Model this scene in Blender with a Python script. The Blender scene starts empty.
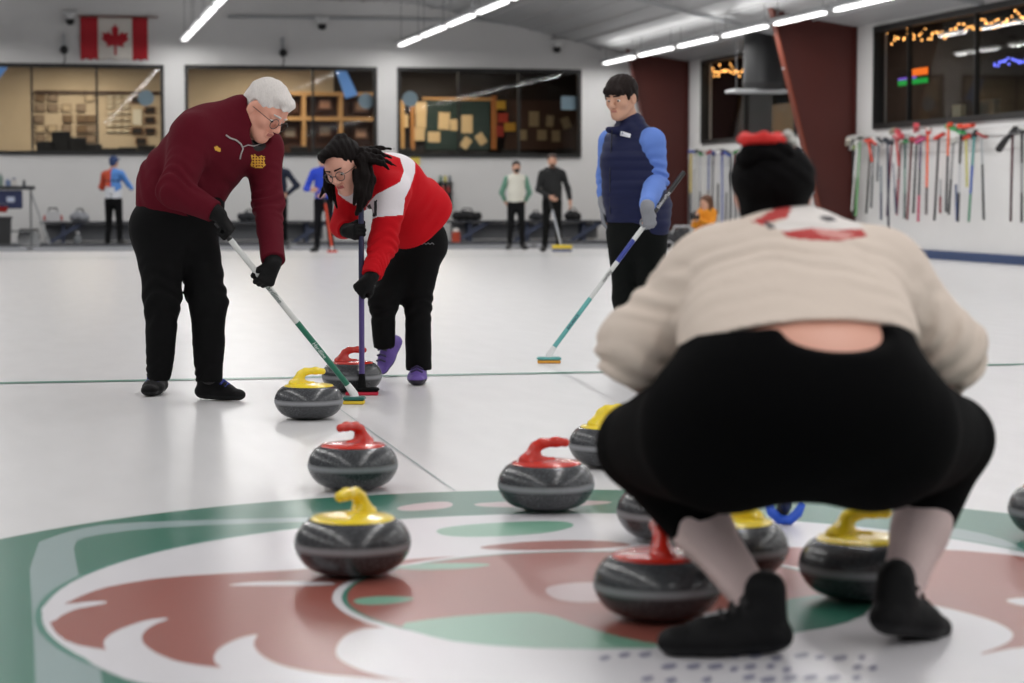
import bpy, bmesh, math, random
import numpy as np
from mathutils import Vector, Matrix
random.seed(7); np.random.seed(7)
C = bpy.context.scene.collection
PI = math.pi
# ------------------------------------------------------------ camera geometry
F_PX = 2150.0; CAM_H = 0.955; HOR = 195.0; TH = math.radians(12.4)
PITCH = math.atan((341.5-HOR)/F_PX)
ct, st = math.cos(TH), math.sin(TH)
cp, sp = math.cos(PITCH), math.sin(PITCH)
def ray(px, py):
    u = px-512.0; v = -(py-341.5)
    return np.array([u, F_PX*cp+v*sp, -F_PX*sp+v*cp])       # view-aligned axes: right, away, up
def V(px, py, d):                                            # point at a distance d in front of the viewer (view-aligned axes)
    r = ray(px, py); t = d/r[1]
    return np.array([r[0]*t, d, CAM_H+r[2]*t])
def G(px, py, z=0.0):
    r = ray(px, py); t = (z-CAM_H)/r[2]
    return np.array([r[0]*t, r[1]*t, z])
def room(p):                                                 # view-aligned -> room axes
    return Vector((p[0]*ct+p[1]*st, -p[0]*st+p[1]*ct, p[2]))
def rdir(px, py):
    r = ray(px, py); return np.array([r[0]*ct+r[1]*st, -r[0]*st+r[1]*ct, r[2]])
def onY(px, py, Y):
    r = rdir(px, py); t = Y/r[1]; return Vector((r[0]*t, Y, CAM_H+r[2]*t))
def onX(px, py, X):
    r = rdir(px, py); t = X/r[0]; return Vector((X, r[1]*t, CAM_H+r[2]*t))
def proj(P):                                                 # view-aligned points (n,3) -> pixels
    x = P[:,0]; y = P[:,1]; z = P[:,2]-CAM_H
    dep = y*cp - z*sp; up = y*sp + z*cp
    return 512+F_PX*x/dep, 341.5-F_PX*up/dep
# ------------------------------------------------------------ materials
def s2l(c):
    c = c/255.0
    return c/12.92 if c <= 0.04045 else ((c+0.055)/1.055)**2.4
def rgb(c): return (s2l(c[0]), s2l(c[1]), s2l(c[2]), 1.0)
_mats = {}
def mat(name, col, rough=0.6, metal=0.0, bump=0.0, scale=40.0, var=0.0, spec=0.5, stretch=None, emit=None, coat=0.0, sheen=0.0, alpha=1.0):
    if name in _mats: return _mats[name]
    m = bpy.data.materials.new(name); m.use_nodes = True
    nt = m.node_tree; b = nt.nodes['Principled BSDF']
    b.inputs['Base Color'].default_value = rgb(col)
    b.inputs['Roughness'].default_value = rough; b.inputs['Metallic'].default_value = metal
    b.inputs['Specular IOR Level'].default_value = spec
    b.inputs['Coat Weight'].default_value = coat
    b.inputs['Sheen Weight'].default_value = sheen
    if emit:
        b.inputs['Emission Color'].default_value = rgb(col); b.inputs['Emission Strength'].default_value = emit
    if bump or var:
        tc = nt.nodes.new('ShaderNodeTexCoord'); mp = nt.nodes.new('ShaderNodeMapping')
        if stretch: mp.inputs['Scale'].default_value = stretch
        n = nt.nodes.new('ShaderNodeTexNoise'); n.inputs['Scale'].default_value = scale; n.inputs['Detail'].default_value = 4
        nt.links.new(tc.outputs['Object'], mp.inputs[0]); nt.links.new(mp.outputs[0], n.inputs['Vector'])
        if bump:
            bp = nt.nodes.new('ShaderNodeBump'); bp.inputs['Strength'].default_value = bump; bp.inputs['Distance'].default_value = 0.01
            nt.links.new(n.outputs['Fac'], bp.inputs['Height']); nt.links.new(bp.outputs[0], b.inputs['Normal'])
        if var:
            mx = nt.nodes.new('ShaderNodeMix'); mx.data_type = 'RGBA'; mx.blend_type = 'MIX'
            c = rgb(col); mx.inputs['A'].default_value = tuple(v*(1-var) for v in c[:3])+(1,)
            mx.inputs['B'].default_value = tuple(min(1, v*(1+var)) for v in c[:3])+(1,)
            nt.links.new(n.outputs['Fac'], mx.inputs['Factor']); nt.links.new(mx.outputs['Result'], b.inputs['Base Color'])
    _mats[name] = m; return m
def granite():
    m = bpy.data.materials.new('granite'); m.use_nodes = True; nt = m.node_tree; b = nt.nodes['Principled BSDF']
    tc = nt.nodes.new('ShaderNodeTexCoord'); n = nt.nodes.new('ShaderNodeTexNoise'); n.inputs['Scale'].default_value = 260; n.inputs['Detail'].default_value = 3
    nt.links.new(tc.outputs['Object'], n.inputs['Vector'])
    r = nt.nodes.new('ShaderNodeValToRGB'); r.color_ramp.elements[0].position = .38; r.color_ramp.elements[0].color = rgb((46,47,50))
    r.color_ramp.elements[1].position = .72; r.color_ramp.elements[1].color = rgb((104,106,110)); e = r.color_ramp.elements.new(.55); e.color = rgb((62,64,67))
    nt.links.new(n.outputs['Fac'], r.inputs[0])
    sx = nt.nodes.new('ShaderNodeSeparateXYZ'); nt.links.new(tc.outputs['Object'], sx.inputs[0])
    # pecked striking band around the middle of the stone: lighter and rough
    s = nt.nodes.new('ShaderNodeMath'); s.operation = 'SUBTRACT'; s.inputs[1].default_value = .072; nt.links.new(sx.outputs['Z'], s.inputs[0])
    a = nt.nodes.new('ShaderNodeMath'); a.operation = 'ABSOLUTE'; nt.links.new(s.outputs[0], a.inputs[0])
    mr = nt.nodes.new('ShaderNodeMapRange'); mr.inputs['From Min'].default_value = .003; mr.inputs['From Max'].default_value = .012
    mr.inputs['To Min'].default_value = 1; mr.inputs['To Max'].default_value = 0; nt.links.new(a.outputs[0], mr.inputs[0])
    mx = nt.nodes.new('ShaderNodeMix'); mx.data_type = 'RGBA'; nt.links.new(mr.outputs[0], mx.inputs['Factor'])
    mx.inputs['B'].default_value = rgb((176,178,182)); nt.links.new(r.outputs[0], mx.inputs['A'])
    k = nt.nodes.new('ShaderNodeMath'); k.operation = 'MULTIPLY'; k.inputs[1].default_value = .55; nt.links.new(mr.outputs[0], k.inputs[0])
    nt.links.new(k.outputs[0], mx.inputs['Factor']); nt.links.new(mx.outputs['Result'], b.inputs['Base Color'])
    rr = nt.nodes.new('ShaderNodeMapRange'); rr.inputs['To Min'].default_value = .22; rr.inputs['To Max'].default_value = .7
    nt.links.new(mr.outputs[0], rr.inputs[0]); nt.links.new(rr.outputs[0], b.inputs['Roughness'])
    return m
def ice_mat(name, col, rough=.28, bump=.12):
    m = bpy.data.materials.new(name); m.use_nodes = True; nt = m.node_tree; b = nt.nodes['Principled BSDF']
    tc = nt.nodes.new('ShaderNodeTexCoord')
    n2 = nt.nodes.new('ShaderNodeTexNoise'); n2.inputs['Scale'].default_value = 5; n2.inputs['Detail'].default_value = 6
    mp = nt.nodes.new('ShaderNodeMapping'); mp.inputs['Scale'].default_value = (1.5,.35,1)
    nt.links.new(tc.outputs['Object'], mp.inputs[0]); nt.links.new(mp.outputs[0], n2.inputs['Vector'])
    mx = nt.nodes.new('ShaderNodeMix'); mx.data_type = 'RGBA'; c = rgb(col)
    mx.inputs['A'].default_value = tuple(v*.90 for v in c[:3])+(1,); mx.inputs['B'].default_value = tuple(min(1,v*1.06) for v in c[:3])+(1,)
    nt.links.new(n2.outputs['Fac'], mx.inputs['Factor']); nt.links.new(mx.outputs['Result'], b.inputs['Base Color'])
    n = nt.nodes.new('ShaderNodeTexNoise'); n.inputs['Scale'].default_value = 90; n.inputs['Detail'].default_value = 2
    nt.links.new(tc.outputs['Object'], n.inputs['Vector'])
    bp = nt.nodes.new('ShaderNodeBump'); bp.inputs['Strength'].default_value = bump; bp.inputs['Distance'].default_value = .004
    nt.links.new(n.outputs['Fac'], bp.inputs['Height']); nt.links.new(bp.outputs[0], b.inputs['Normal'])
    b.inputs['Roughness'].default_value = rough; b.inputs['Specular IOR Level'].default_value = .5
    return m
def glass_mat():
    m = bpy.data.materials.new('window_glass'); m.use_nodes = True; nt = m.node_tree
    for n in list(nt.nodes): nt.nodes.remove(n)
    o = nt.nodes.new('ShaderNodeOutputMaterial'); t = nt.nodes.new('ShaderNodeBsdfTransparent'); g = nt.nodes.new('ShaderNodeBsdfGlossy')
    t.inputs[0].default_value = (.86,.87,.86,1); g.inputs['Roughness'].default_value = .02
    lw = nt.nodes.new('ShaderNodeLayerWeight'); pw = nt.nodes.new('ShaderNodeMath'); pw.operation = 'POWER'; pw.inputs[1].default_value = 4.0; nt.links.new(lw.outputs['Facing'], pw.inputs[0]); f = nt.nodes.new('ShaderNodeMath'); f.operation = 'MULTIPLY_ADD'; f.inputs[1].default_value = .28; f.inputs[2].default_value = .010; nt.links.new(pw.outputs[0], f.inputs[0]); x = nt.nodes.new('ShaderNodeMixShader')
    nt.links.new(f.outputs[0], x.inputs[0]); nt.links.new(t.outputs[0], x.inputs[1]); nt.links.new(g.outputs[0], x.inputs[2]); nt.links.new(x.outputs[0], o.inputs[0])
    return m
# ------------------------------------------------------------ mesh builder
class MB:
    def __init__(s): s.v = []; s.f = []; s.m = []; s.mi = 0
    def add(s, vs, fs):
        b = len(s.v); s.v += [tuple(map(float, p)) for p in vs]; s.f += [tuple(b+i for i in f) for f in fs]; s.m += [s.mi]*len(fs); return s
    def box(s, lo, hi, R=None, o=None):
        vs = [Vector((x,y,z)) for x in (lo[0],hi[0]) for y in (lo[1],hi[1]) for z in (lo[2],hi[2])]
        if R is not None: vs = [R@v for v in vs]
        if o is not None: vs = [v+Vector(o) for v in vs]
        return s.add(vs, [(0,1,3,2),(4,6,7,5),(0,4,5,1),(2,3,7,6),(0,2,6,4),(1,5,7,3)])
    def bbox(s, lo, hi, r=.01):                              # box with chamfered edges
        bm = bmesh.new(); bmesh.ops.create_cube(bm, size=1)
        for v in bm.verts: v.co = Vector([lo[i]+(v.co[i]+.5)*(hi[i]-lo[i]) for i in range(3)])
        bmesh.ops.bevel(bm, geom=bm.edges[:], offset=r, segments=2, affect='EDGES', profile=.5)
        bm.verts.ensure_lookup_table(); bm.verts.index_update()
        s.add([v.co for v in bm.verts], [[v.index for v in f.verts] for f in bm.faces]); bm.free(); return s
    def tube(s, pts, rs, n=10, caps=True, ell=None):
        pts = [Vector(p) for p in pts]
        if not hasattr(rs, '__len__'): rs = [rs]*len(pts)
        T = []
        for i in range(len(pts)):
            a = pts[max(0,i-1)]; b = pts[min(len(pts)-1,i+1)]; T.append((b-a).normalized())
        u = T[0].orthogonal().normalized(); vs = []; 
        for i,p in enumerate(pts):
            u = (u - T[i]*u.dot(T[i])).normalized(); w = T[i].cross(u)
            for k in range(n):
                a = 2*PI*k/n; vs.append(p+(u*math.cos(a)+w*math.sin(a))*rs[i])
        fs = [(i*n+k, i*n+(k+1)%n, (i+1)*n+(k+1)%n, (i+1)*n+k) for i in range(len(pts)-1) for k in range(n)]
        if caps: fs += [tuple(range(n-1,-1,-1)), tuple((len(pts)-1)*n+k for k in range(n))]
        return s.add(vs, fs)
    def lathe(s, prof, n=32, o=(0,0,0)):
        vs = []; 
        for r,z in prof:
            for k in range(n):
                a = 2*PI*k/n; vs.append((o[0]+r*math.cos(a), o[1]+r*math.sin(a), o[2]+z))
        fs = [(i*n+k, i*n+(k+1)%n, (i+1)*n+(k+1)%n, (i+1)*n+k) for i in range(len(prof)-1) for k in range(n)]
        fs += [tuple(range(n-1,-1,-1)), tuple((len(prof)-1)*n+k for k in range(n))]
        return s.add(vs, fs)
    def prism(s, poly, vec):
        n = len(poly); a = [Vector(p) for p in poly]; b = [p+Vector(vec) for p in a]
        return s.add(a+b, [tuple(range(n-1,-1,-1)), tuple(range(n,2*n))]+[(i,(i+1)%n,n+(i+1)%n,n+i) for i in range(n)])
    def poly(s, pts): return s.add(pts, [tuple(range(len(pts)))])
    def ball(s, c, r, n=10, sc=(1,1,1)):
        pr = [(max(1e-4, math.sin(PI*i/n))*r, -math.cos(PI*i/n)*r) for i in range(n+1)]; b = len(s.v); s.lathe(pr, n*2)
        for i in range(b, len(s.v)):
            v = s.v[i]; s.v[i] = (v[0]*sc[0]+c[0], v[1]*sc[1]+c[1], v[2]*sc[2]+c[2])
        return s
    def torus(s, c, ax, up, R, r, n=20, m=6, sy=1.0):
        ax = Vector(ax).normalized(); u = Vector(up); u = (u-ax*u.dot(ax)).normalized(); w = ax.cross(u); c = Vector(c)
        vs = []
        for i in range(n):
            a = 2*PI*i/n; d = u*math.cos(a)*sy+w*math.sin(a); 
            for k in range(m):
                b = 2*PI*k/m; vs.append(c+d*R+(d.normalized()*math.cos(b)+ax*math.sin(b))*r)
        return s.add(vs, [(i*m+k, i*m+(k+1)%m, ((i+1)%n)*m+(k+1)%m, ((i+1)%n)*m+k) for i in range(n) for k in range(m)])
    def build(s, name, mats, parent=None, smooth=False, sharp=None):
        me = bpy.data.meshes.new(name); me.from_pydata(s.v, [], s.f)
        if not isinstance(mats, (list,tuple)): mats = [mats]
        for m in mats: me.materials.append(m)
        me.polygons.foreach_set('material_index', s.m)
        if smooth:
            me.polygons.foreach_set('use_smooth', [True]*len(me.polygons))
            bm = bmesh.new(); bm.from_mesh(me); bmesh.ops.recalc_face_normals(bm, faces=bm.faces)
            for e in bm.edges:
                if len(e.link_faces) == 2 and e.calc_face_angle(0) > (sharp or .7): e.smooth = False
            bm.to_mesh(me); bm.free()
        else:
            bm = bmesh.new(); bm.from_mesh(me); bmesh.ops.recalc_face_normals(bm, faces=bm.faces); bm.to_mesh(me); bm.free()
        o = bpy.data.objects.new(name, me); C.objects.link(o)
        if parent is not None: o.parent = parent
        return o
def tag(o, label, cat, group=None, kind=None):
    o['label'] = label; o['category'] = cat
    if group: o['group'] = group
    if kind: o['kind'] = kind
    return o
def thing(name, label, cat, loc=(0,0,0), rz=0.0, group=None):
    o = bpy.data.objects.new(name, None); C.objects.link(o); o.location = loc; o.rotation_euler = (0,0,rz); o.empty_display_size = .1
    return tag(o, label, cat, group)
def struct(o): o['kind'] = 'structure'; return o
def lab(o, t): o['label'] = t; return o
def text_mesh(txt, size, ext=.0006):
    cu = bpy.data.curves.new('lettering', 'FONT'); cu.body = txt; cu.size = size; cu.extrude = ext; cu.resolution_u = 2
    o = bpy.data.objects.new('lettering', cu); C.objects.link(o)
    bpy.context.view_layer.update()
    me = bpy.data.meshes.new_from_object(o); bpy.data.objects.remove(o); bpy.data.curves.remove(cu)
    return me
def text_on(txt, size, o, xdir, ydir, m, parent, shear=0.0, centre=True):
    me = text_mesh(txt, size); X = Vector(xdir).normalized(); Y = Vector(ydir); Y = (Y-X*Y.dot(X)).normalized(); Z = X.cross(Y)
    w = max(v.co.x for v in me.vertices); h = size*.35
    for v in me.vertices:
        c = v.co.copy(); x = c.x-(w/2 if centre else 0)+shear*c.y; y = c.y-h
        v.co = Vector(o)+X*x+Y*y+Z*c.z
    me.materials.clear(); me.materials.append(m)
    ob = bpy.data.objects.new('lettering', me); C.objects.link(ob); ob.parent = parent; return ob
# ------------------------------------------------------------ smooth solids (signed distance + surface nets)
def nrm(a): a = np.array(a, float); return a/np.linalg.norm(a)
class SDF:
    def __init__(s): s.p = []
    def cap(s, a, b, ra, rb=None, k=.03, n=None, q=1.0, fa=False, fb=False, neg=False):
        s.p.append(('c', np.array(a,float), np.array(b,float), ra, ra if rb is None else rb, k, None if n is None else nrm(n), q, fa, fb, neg)); return s
    def ell(s, c, r, ax=None, k=.03, neg=False):
        s.p.append(('e', np.array(c,float), np.array(r,float), None if ax is None else np.array([nrm(a) for a in ax]), k, neg)); return s
    def cut(s, pt, n): s.p.append(('p', np.array(pt,float), nrm(n))); return s
    def grow(s, g):                                           # same shapes, g thicker
        o = SDF()
        for p in s.p:
            if p[0] == 'c': o.p.append(p[:3]+(max(.003,p[3]+g), max(.003,p[4]+g))+p[5:])
            elif p[0] == 'e': o.p.append((p[0], p[1], np.maximum(p[2]+g,.003))+p[3:])
            else: o.p.append(p)
        return o
    def merge(s, o): s.p += o.p; return s
    def field(s, h):
        lo = np.full(3, 1e9); hi = -lo
        for p in s.p:
            if p[0] == 'c' and not p[-1]:
                r = max(p[3],p[4]); lo = np.minimum(lo, np.minimum(p[1],p[2])-r); hi = np.maximum(hi, np.maximum(p[1],p[2])+r)
            elif p[0] == 'e' and not p[-1]:
                r = max(p[2]); lo = np.minimum(lo, p[1]-r); hi = np.maximum(hi, p[1]+r)
        lo -= 4*h+.015; hi += 4*h+.015
        n = np.ceil((hi-lo)/h).astype(int)+1
        ax = [lo[i]+h*np.arange(n[i]) for i in range(3)]
        F = np.full(n, .3, np.float32)
        for p in s.p:
            if p[0] == 'p':
                X,Y,Z = np.ix_(*[ax[i] for i in range(3)])
                F = np.maximum(F, ((X-p[1][0])*p[2][0]+(Y-p[1][1])*p[2][1]+(Z-p[1][2])*p[2][2]).astype(np.float32)); continue
            k = p[5] if p[0] == 'c' else p[4]
            if p[0] == 'c': r = max(p[3],p[4])+k+3*h; l = np.minimum(p[1],p[2])-r; u = np.maximum(p[1],p[2])+r
            else: r = max(p[2])+k+3*h; l = p[1]-r; u = p[1]+r
            i0 = np.clip(np.floor((l-lo)/h).astype(int), 0, n); i1 = np.clip(np.ceil((u-lo)/h).astype(int)+1, 0, n)
            if (i1 <= i0).any(): continue
            sl = tuple(slice(i0[i], i1[i]) for i in range(3))
            X,Y,Z = [a.astype(np.float32) for a in np.ix_(*[ax[i][sl[i]] for i in range(3)])]
            if p[0] == 'c':
                a, b = p[1], p[2]; px = X-a[0]; py = Y-a[1]; pz = Z-a[2]; ab = b-a
                if p[6] is not None and p[7] != 1.0:
                    nn = p[6]; q = p[7]-1; w = px*nn[0]+py*nn[1]+pz*nn[2]
                    px = px+q*w*nn[0]; py = py+q*w*nn[1]; pz = pz+q*w*nn[2]; ab = ab+q*np.dot(ab,nn)*nn
                L2 = max(float(ab@ab), 1e-9); t0 = (px*ab[0]+py*ab[1]+pz*ab[2])/L2; t = np.clip(t0, 0, 1)
                d = np.sqrt((px-t*ab[0])**2+(py-t*ab[1])**2+(pz-t*ab[2])**2)-(p[3]+t*(p[4]-p[3]))
                L = math.sqrt(L2)
                if p[8]: d = np.maximum(d, -t0*L)
                if p[9]: d = np.maximum(d, (t0-1)*L)
            else:
                px = X-p[1][0]; py = Y-p[1][1]; pz = Z-p[1][2]
                if p[3] is not None:
                    A = p[3]; px,py,pz = [px*A[i][0]+py*A[i][1]+pz*A[i][2] for i in range(3)]
                r = p[2]; k0 = np.sqrt((px/r[0])**2+(py/r[1])**2+(pz/r[2])**2)
                k1 = np.sqrt((px/r[0]**2)**2+(py/r[1]**2)**2+(pz/r[2]**2)**2)+1e-6; d = k0*(k0-1)/k1
            g = F[sl]
            if p[-1]:
                d = -d; hh = np.clip(.5-.5*(d-g)/k, 0, 1) if k > 0 else None
                F[sl] = np.maximum(g, d) if k <= 0 else d*(1-hh)+g*hh+k*hh*(1-hh)
            else:
                if k <= 0: F[sl] = np.minimum(g, d)
                else:
                    hh = np.clip(.5+.5*(d-g)/k, 0, 1); F[sl] = d*(1-hh)+g*hh-k*hh*(1-hh)
        return F, lo, h, ax
    def mesh(s, h, wr=None, smooth=1):
        F, lo, h, ax = s.field(h)
        if wr is not None:
            m = np.argwhere(np.abs(F) < 4*h)
            if len(m):
                P = lo+m*h; F[m[:,0],m[:,1],m[:,2]] += wr(P).astype(np.float32)
        I = F < 0; nx,ny,nz = F.shape
        cnt = np.zeros((nx-1,ny-1,nz-1), np.int8)
        for dx in (0,1):
            for dy in (0,1):
                for dz in (0,1): cnt += I[dx:nx-1+dx, dy:ny-1+dy, dz:nz-1+dz]
        act = np.argwhere((cnt > 0) & (cnt < 8)); idx = -np.ones((nx-1,ny-1,nz-1), np.int32); idx[act[:,0],act[:,1],act[:,2]] = np.arange(len(act))
        S = np.zeros((len(act),3)); N = np.zeros(len(act))
        cor = [(0,0,0),(1,0,0),(0,1,0),(1,1,0),(0,0,1),(1,0,1),(0,1,1),(1,1,1)]
        val = [F[act[:,0]+c[0], act[:,1]+c[1], act[:,2]+c[2]] for c in cor]
        for a,b in [(0,1),(2,3),(4,5),(6,7),(0,2),(1,3),(4,6),(5,7),(0,4),(1,5),(2,6),(3,7)]:
            x = (val[a] < 0) != (val[b] < 0); t = np.where(x, val[a]/(val[a]-val[b]+1e-12), 0)
            P = np.array(cor[a])[None]*(1-t)[:,None]+np.array(cor[b])[None]*t[:,None]
            S += P*x[:,None]; N += x
        VV = lo+(act+S/N[:,None])*h
        Q = []
        for d in range(3):
            e = [0,0,0]; e[d] = 1; A = I[:nx-e[0], :ny-e[1], :nz-e[2]]; B = I[e[0]:, e[1]:, e[2]:]
            for sg in (True, False):
                w = np.argwhere((A != B) & (A == sg))
                u, v = (d+1)%3, (d+2)%3
                ok = (w[:,u] > 0) & (w[:,v] > 0) & (w[:,u] < F.shape[u]-1) & (w[:,v] < F.shape[v]-1); w = w[ok]
                def c(du, dv):
                    ww = w.copy(); ww[:,u] -= du; ww[:,v] -= dv; return idx[ww[:,0],ww[:,1],ww[:,2]]
                q = np.stack([c(0,0), c(1,0), c(1,1), c(0,1)], 1)
                Q.append(q if sg else q[:,::-1])
        Q = np.concatenate(Q)
        for _ in range(smooth):
            acc = np.zeros_like(VV); n = np.zeros(len(VV))
            for i in range(4):
                a, b = Q[:,i], Q[:,(i+1)%4]; np.add.at(acc, a, VV[b]); np.add.at(n, a, 1); np.add.at(acc, b, VV[a]); np.add.at(n, b, 1)
            VV = .5*VV+.5*acc/np.maximum(n,1)[:,None]
        return VV, Q
def solid(name, sdf, h, mats, parent, fn=None, wr=None, smooth=1, off=(0,0,0)):
    P, Q = sdf.mesh(h, wr, smooth)
    me = bpy.data.meshes.new(name)
    me.vertices.add(len(P)); me.vertices.foreach_set('co', (P-np.array(off)).ravel())
    me.loops.add(len(Q)*4); me.loops.foreach_set('vertex_index', Q.ravel().astype(np.int32))
    me.polygons.add(len(Q)); me.polygons.foreach_set('loop_start', np.arange(0, len(Q)*4, 4, dtype=np.int32)); me.polygons.foreach_set('loop_total', np.full(len(Q),4,np.int32))
    if not isinstance(mats, (list,tuple)): mats = [mats]
    for m in mats: me.materials.append(m)
    me.update(calc_edges=True); me.validate()
    me.polygons.foreach_set('use_smooth', np.ones(len(me.polygons), bool))
    if fn is not None:
        c = P[Q].mean(1); nn = np.cross(P[Q[:,2]]-P[Q[:,0]], P[Q[:,3]]-P[Q[:,1]]); nn /= np.linalg.norm(nn,axis=1)[:,None]+1e-12
        mi = fn(c, nn).astype(np.int32)
        if len(mi) == len(me.polygons): me.polygons.foreach_set('material_index', mi)
    me.update()
    o = bpy.data.objects.new(name, me); C.objects.link(o); o.parent = parent; return o
def inpoly(x, y, poly):
    r = np.zeros(len(x), bool); n = len(poly)
    for i in range(n):
        x1,y1 = poly[i]; x2,y2 = poly[(i+1)%n]
        c = ((y1 > y) != (y2 > y)) & (x < (x2-x1)*(y-y1)/((y2-y1) if y2 != y1 else 1e-9)+x1); r ^= c
    return r
# ============================================================ SETTING
YB = 43.5; XR = 13.1; YF = 37.6
M_wall = mat('white_wall_paint', (219,218,217), .7, bump=.05, scale=3, var=.03)
M_frame = mat('black_window_frame', (10,10,10), .5)
M_tan = mat('lobby_tan_wall', (208,190,164), .8, var=.1, scale=2)
M_dark = mat('lobby_dark_wall', (48,40,36), .8, var=.2, scale=2)
M_ceil = mat('metal_ceiling', (186,187,188), .5, metal=.2, bump=.25, scale=1.2, var=.12, stretch=(1,.25,1))
M_steel_red = mat('oxide_red_steel', (74,24,17), .55, var=.12, scale=1.5)
M_steel_or = mat('orange_red_flange', (112,46,27), .5)
M_white = mat('white_plastic', (222,222,222), .45); M_black = mat('black_plastic', (18,18,20), .4)
M_grey = mat('grey_metal', (120,122,124), .4, metal=.3); M_lgrey = mat('light_grey_plastic', (176,178,180), .5)
M_carpet = mat('grey_walkway_carpet', (88,90,94), .9, bump=.2, scale=80)
M_glass = glass_mat()
ICE = ice_mat('pebbled_ice', (216,215,216))
GREEN = ice_mat('ice_paint_green', (52,112,94)); PALE = ice_mat('ice_paint_pale_band', (140,160,160)); IWHITE = ice_mat('ice_paint_white', (214,212,216))
BROWN = ice_mat('ice_paint_brown_red', (150,86,76)); DGREEN = ice_mat('ice_paint_line_teal', (58,124,108)); PGREEN = ice_mat('ice_paint_soft_green', (120,168,146))
PINK = ice_mat('ice_paint_pink_grey', (190,170,172)); NAVY = ice_mat('ice_paint_violet_grey', (134,134,156))
# ---- ice with the painted house
fl = MB(); mats = [ICE, GREEN, PALE, IWHITE, BROWN, DGREEN, PGREEN, PINK, NAVY]
fl.box((-9,-6,-.2), (XR, YF, 0))
T = room(G(600, 594))
lay = [0]
def circ(r, n=96, r0=None):
    lay[0] += .00005; z = lay[0]
    o = [(T.x+r*math.cos(2*PI*i/n), T.y+r*math.sin(2*PI*i/n), z) for i in range(n)]
    if r0 is None: fl.poly(o)
    else:
        q = [(T.x+r0*math.cos(2*PI*i/n), T.y+r0*math.sin(2*PI*i/n), z) for i in range(n)]
        fl.add(o+q, [(i,(i+1)%n,n+(i+1)%n,n+i) for i in range(n)])
def smoothpoly(pts, it=2):
    for _ in range(it):
        q = []
        for i in range(len(pts)):
            a = pts[i]; b = pts[(i+1)%len(pts)]
            q += [tuple(a[k]*.75+b[k]*.25 for k in (0,1)), tuple(a[k]*.25+b[k]*.75 for k in (0,1))]
        pts = q
    return pts
def paint(pts, mi, it=2):
    lay[0] += .00005; fl.mi = mi
    fl.poly([tuple(room(G(*p))[:2])+(lay[0],) for p in smoothpoly(pts, it)])
fl.mi = 1; circ(1.83)
paint([(28,546),(72,530),(113,523),(233,519),(330,517),(335,521),(235,524),(150,528),(88,536),(73,543),(76,562),(80,580),(96,640),(105,700),(36,700),(34,640)], 2, 1)
paint([(900,520),(1000,535),(1040,560),(1040,580),(980,560),(900,540)], 2)
paint([(395,506),(450,500),(455,508),(400,512)], 7); paint([(470,502),(620,500),(600,506),(480,508)], 7)
fl.mi = 5; circ(1.325); fl.mi = 3; circ(1.308)
paint([(430,530),(470,524),(560,520),(580,526),(540,535),(450,538)], 6)
paint([(466,548),(530,541),(600,540),(640,545),(600,549),(520,551)], 4)
# brown field and white swooshes
paint([(48,612),(66,603),(88,593),(110,586),(166,577),(239,573),(300,570),(400,560),(459,556),(592,553),(700,549),(800,547),(943,549),(1024,556),(1100,570),(1150,600),(1150,640),(1024,646),(970,657),(600,700),(332,674),(232,671),(106,650),(70,644),(52,630)], 4, 1)
paint([(40,604),(66,604.5),(95,601),(111,602),(95,606),(76,609),(62,615),(54,622),(44,622)], 3)
paint([(173,618),(152,619),(137,623),(118,630),(105,638),(103,646),(108,651),(90,648),(80,660),(150,690),(235,680),(232,671),(196,667),(168,659),(150,650),(141,641),(143,632),(155,624)], 3)
paint([(259,634),(247,636),(232,641),(218,649),(213,657),(216,665),(232,673),(240,690),(340,700),(350,678),(320,674),(284,667),(264,658),(254,648),(254,641)], 3)
paint([(219,586),(259,581),(335,582),(335,586),(260,586)], 3)
paint([(900,600),(943,607),(988,619),(1008,628),(1015,636),(1006,645),(970,657),(960,700),(600,740),(350,720),(330,690),(423,679),(600,683)], 3)
paint([(1000,600),(1030,597),(1040,604),(1024,607)], 3)
paint([(374,626),(345,634),(334,650),(340,662),(375,676),(423,684),(700,690),(860,650),(900,612),(860,600),(700,600),(560,640)], 3)
fl.mi = 3; circ(.640); fl.mi = 4; circ(.615)
fl.mi = 5; circ(.618, r0=.606)
paint([(394,625),(440,618),(505,613),(546,613),(587,628),(630,640),(680,648),(562,650),(464,644),(423,635)], 6, 1)
paint([(770,606),(798,597),(872,590),(872,612),(840,626),(790,634),(750,632)], 1, 1)
paint([(350,600),(380,596),(420,598),(400,604),(360,606)], 6)
paint([(392,567),(430,563),(500,564),(470,569),(410,571)], 6)
paint([(541,590),(560,584),(600,582),(640,590),(620,602),(560,603)], 7)
rr_ = random.Random(11)
for row, (ya, x0, x1) in enumerate(((656,598,870),(668,660,880),(679,640,860))):
    x = x0
    while x < x1:
        w_ = rr_.uniform(7,16); 
        if rr_.random() < .8: dy = rr_.uniform(-2,2); paint([(x,ya+dy),(x+w_,ya-3+dy),(x+w_+2,ya+1.5+dy),(x+w_*.5,ya+4+dy),(x+2,ya+3+dy)], 8)
        x += w_+rr_.uniform(5,12)
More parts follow.
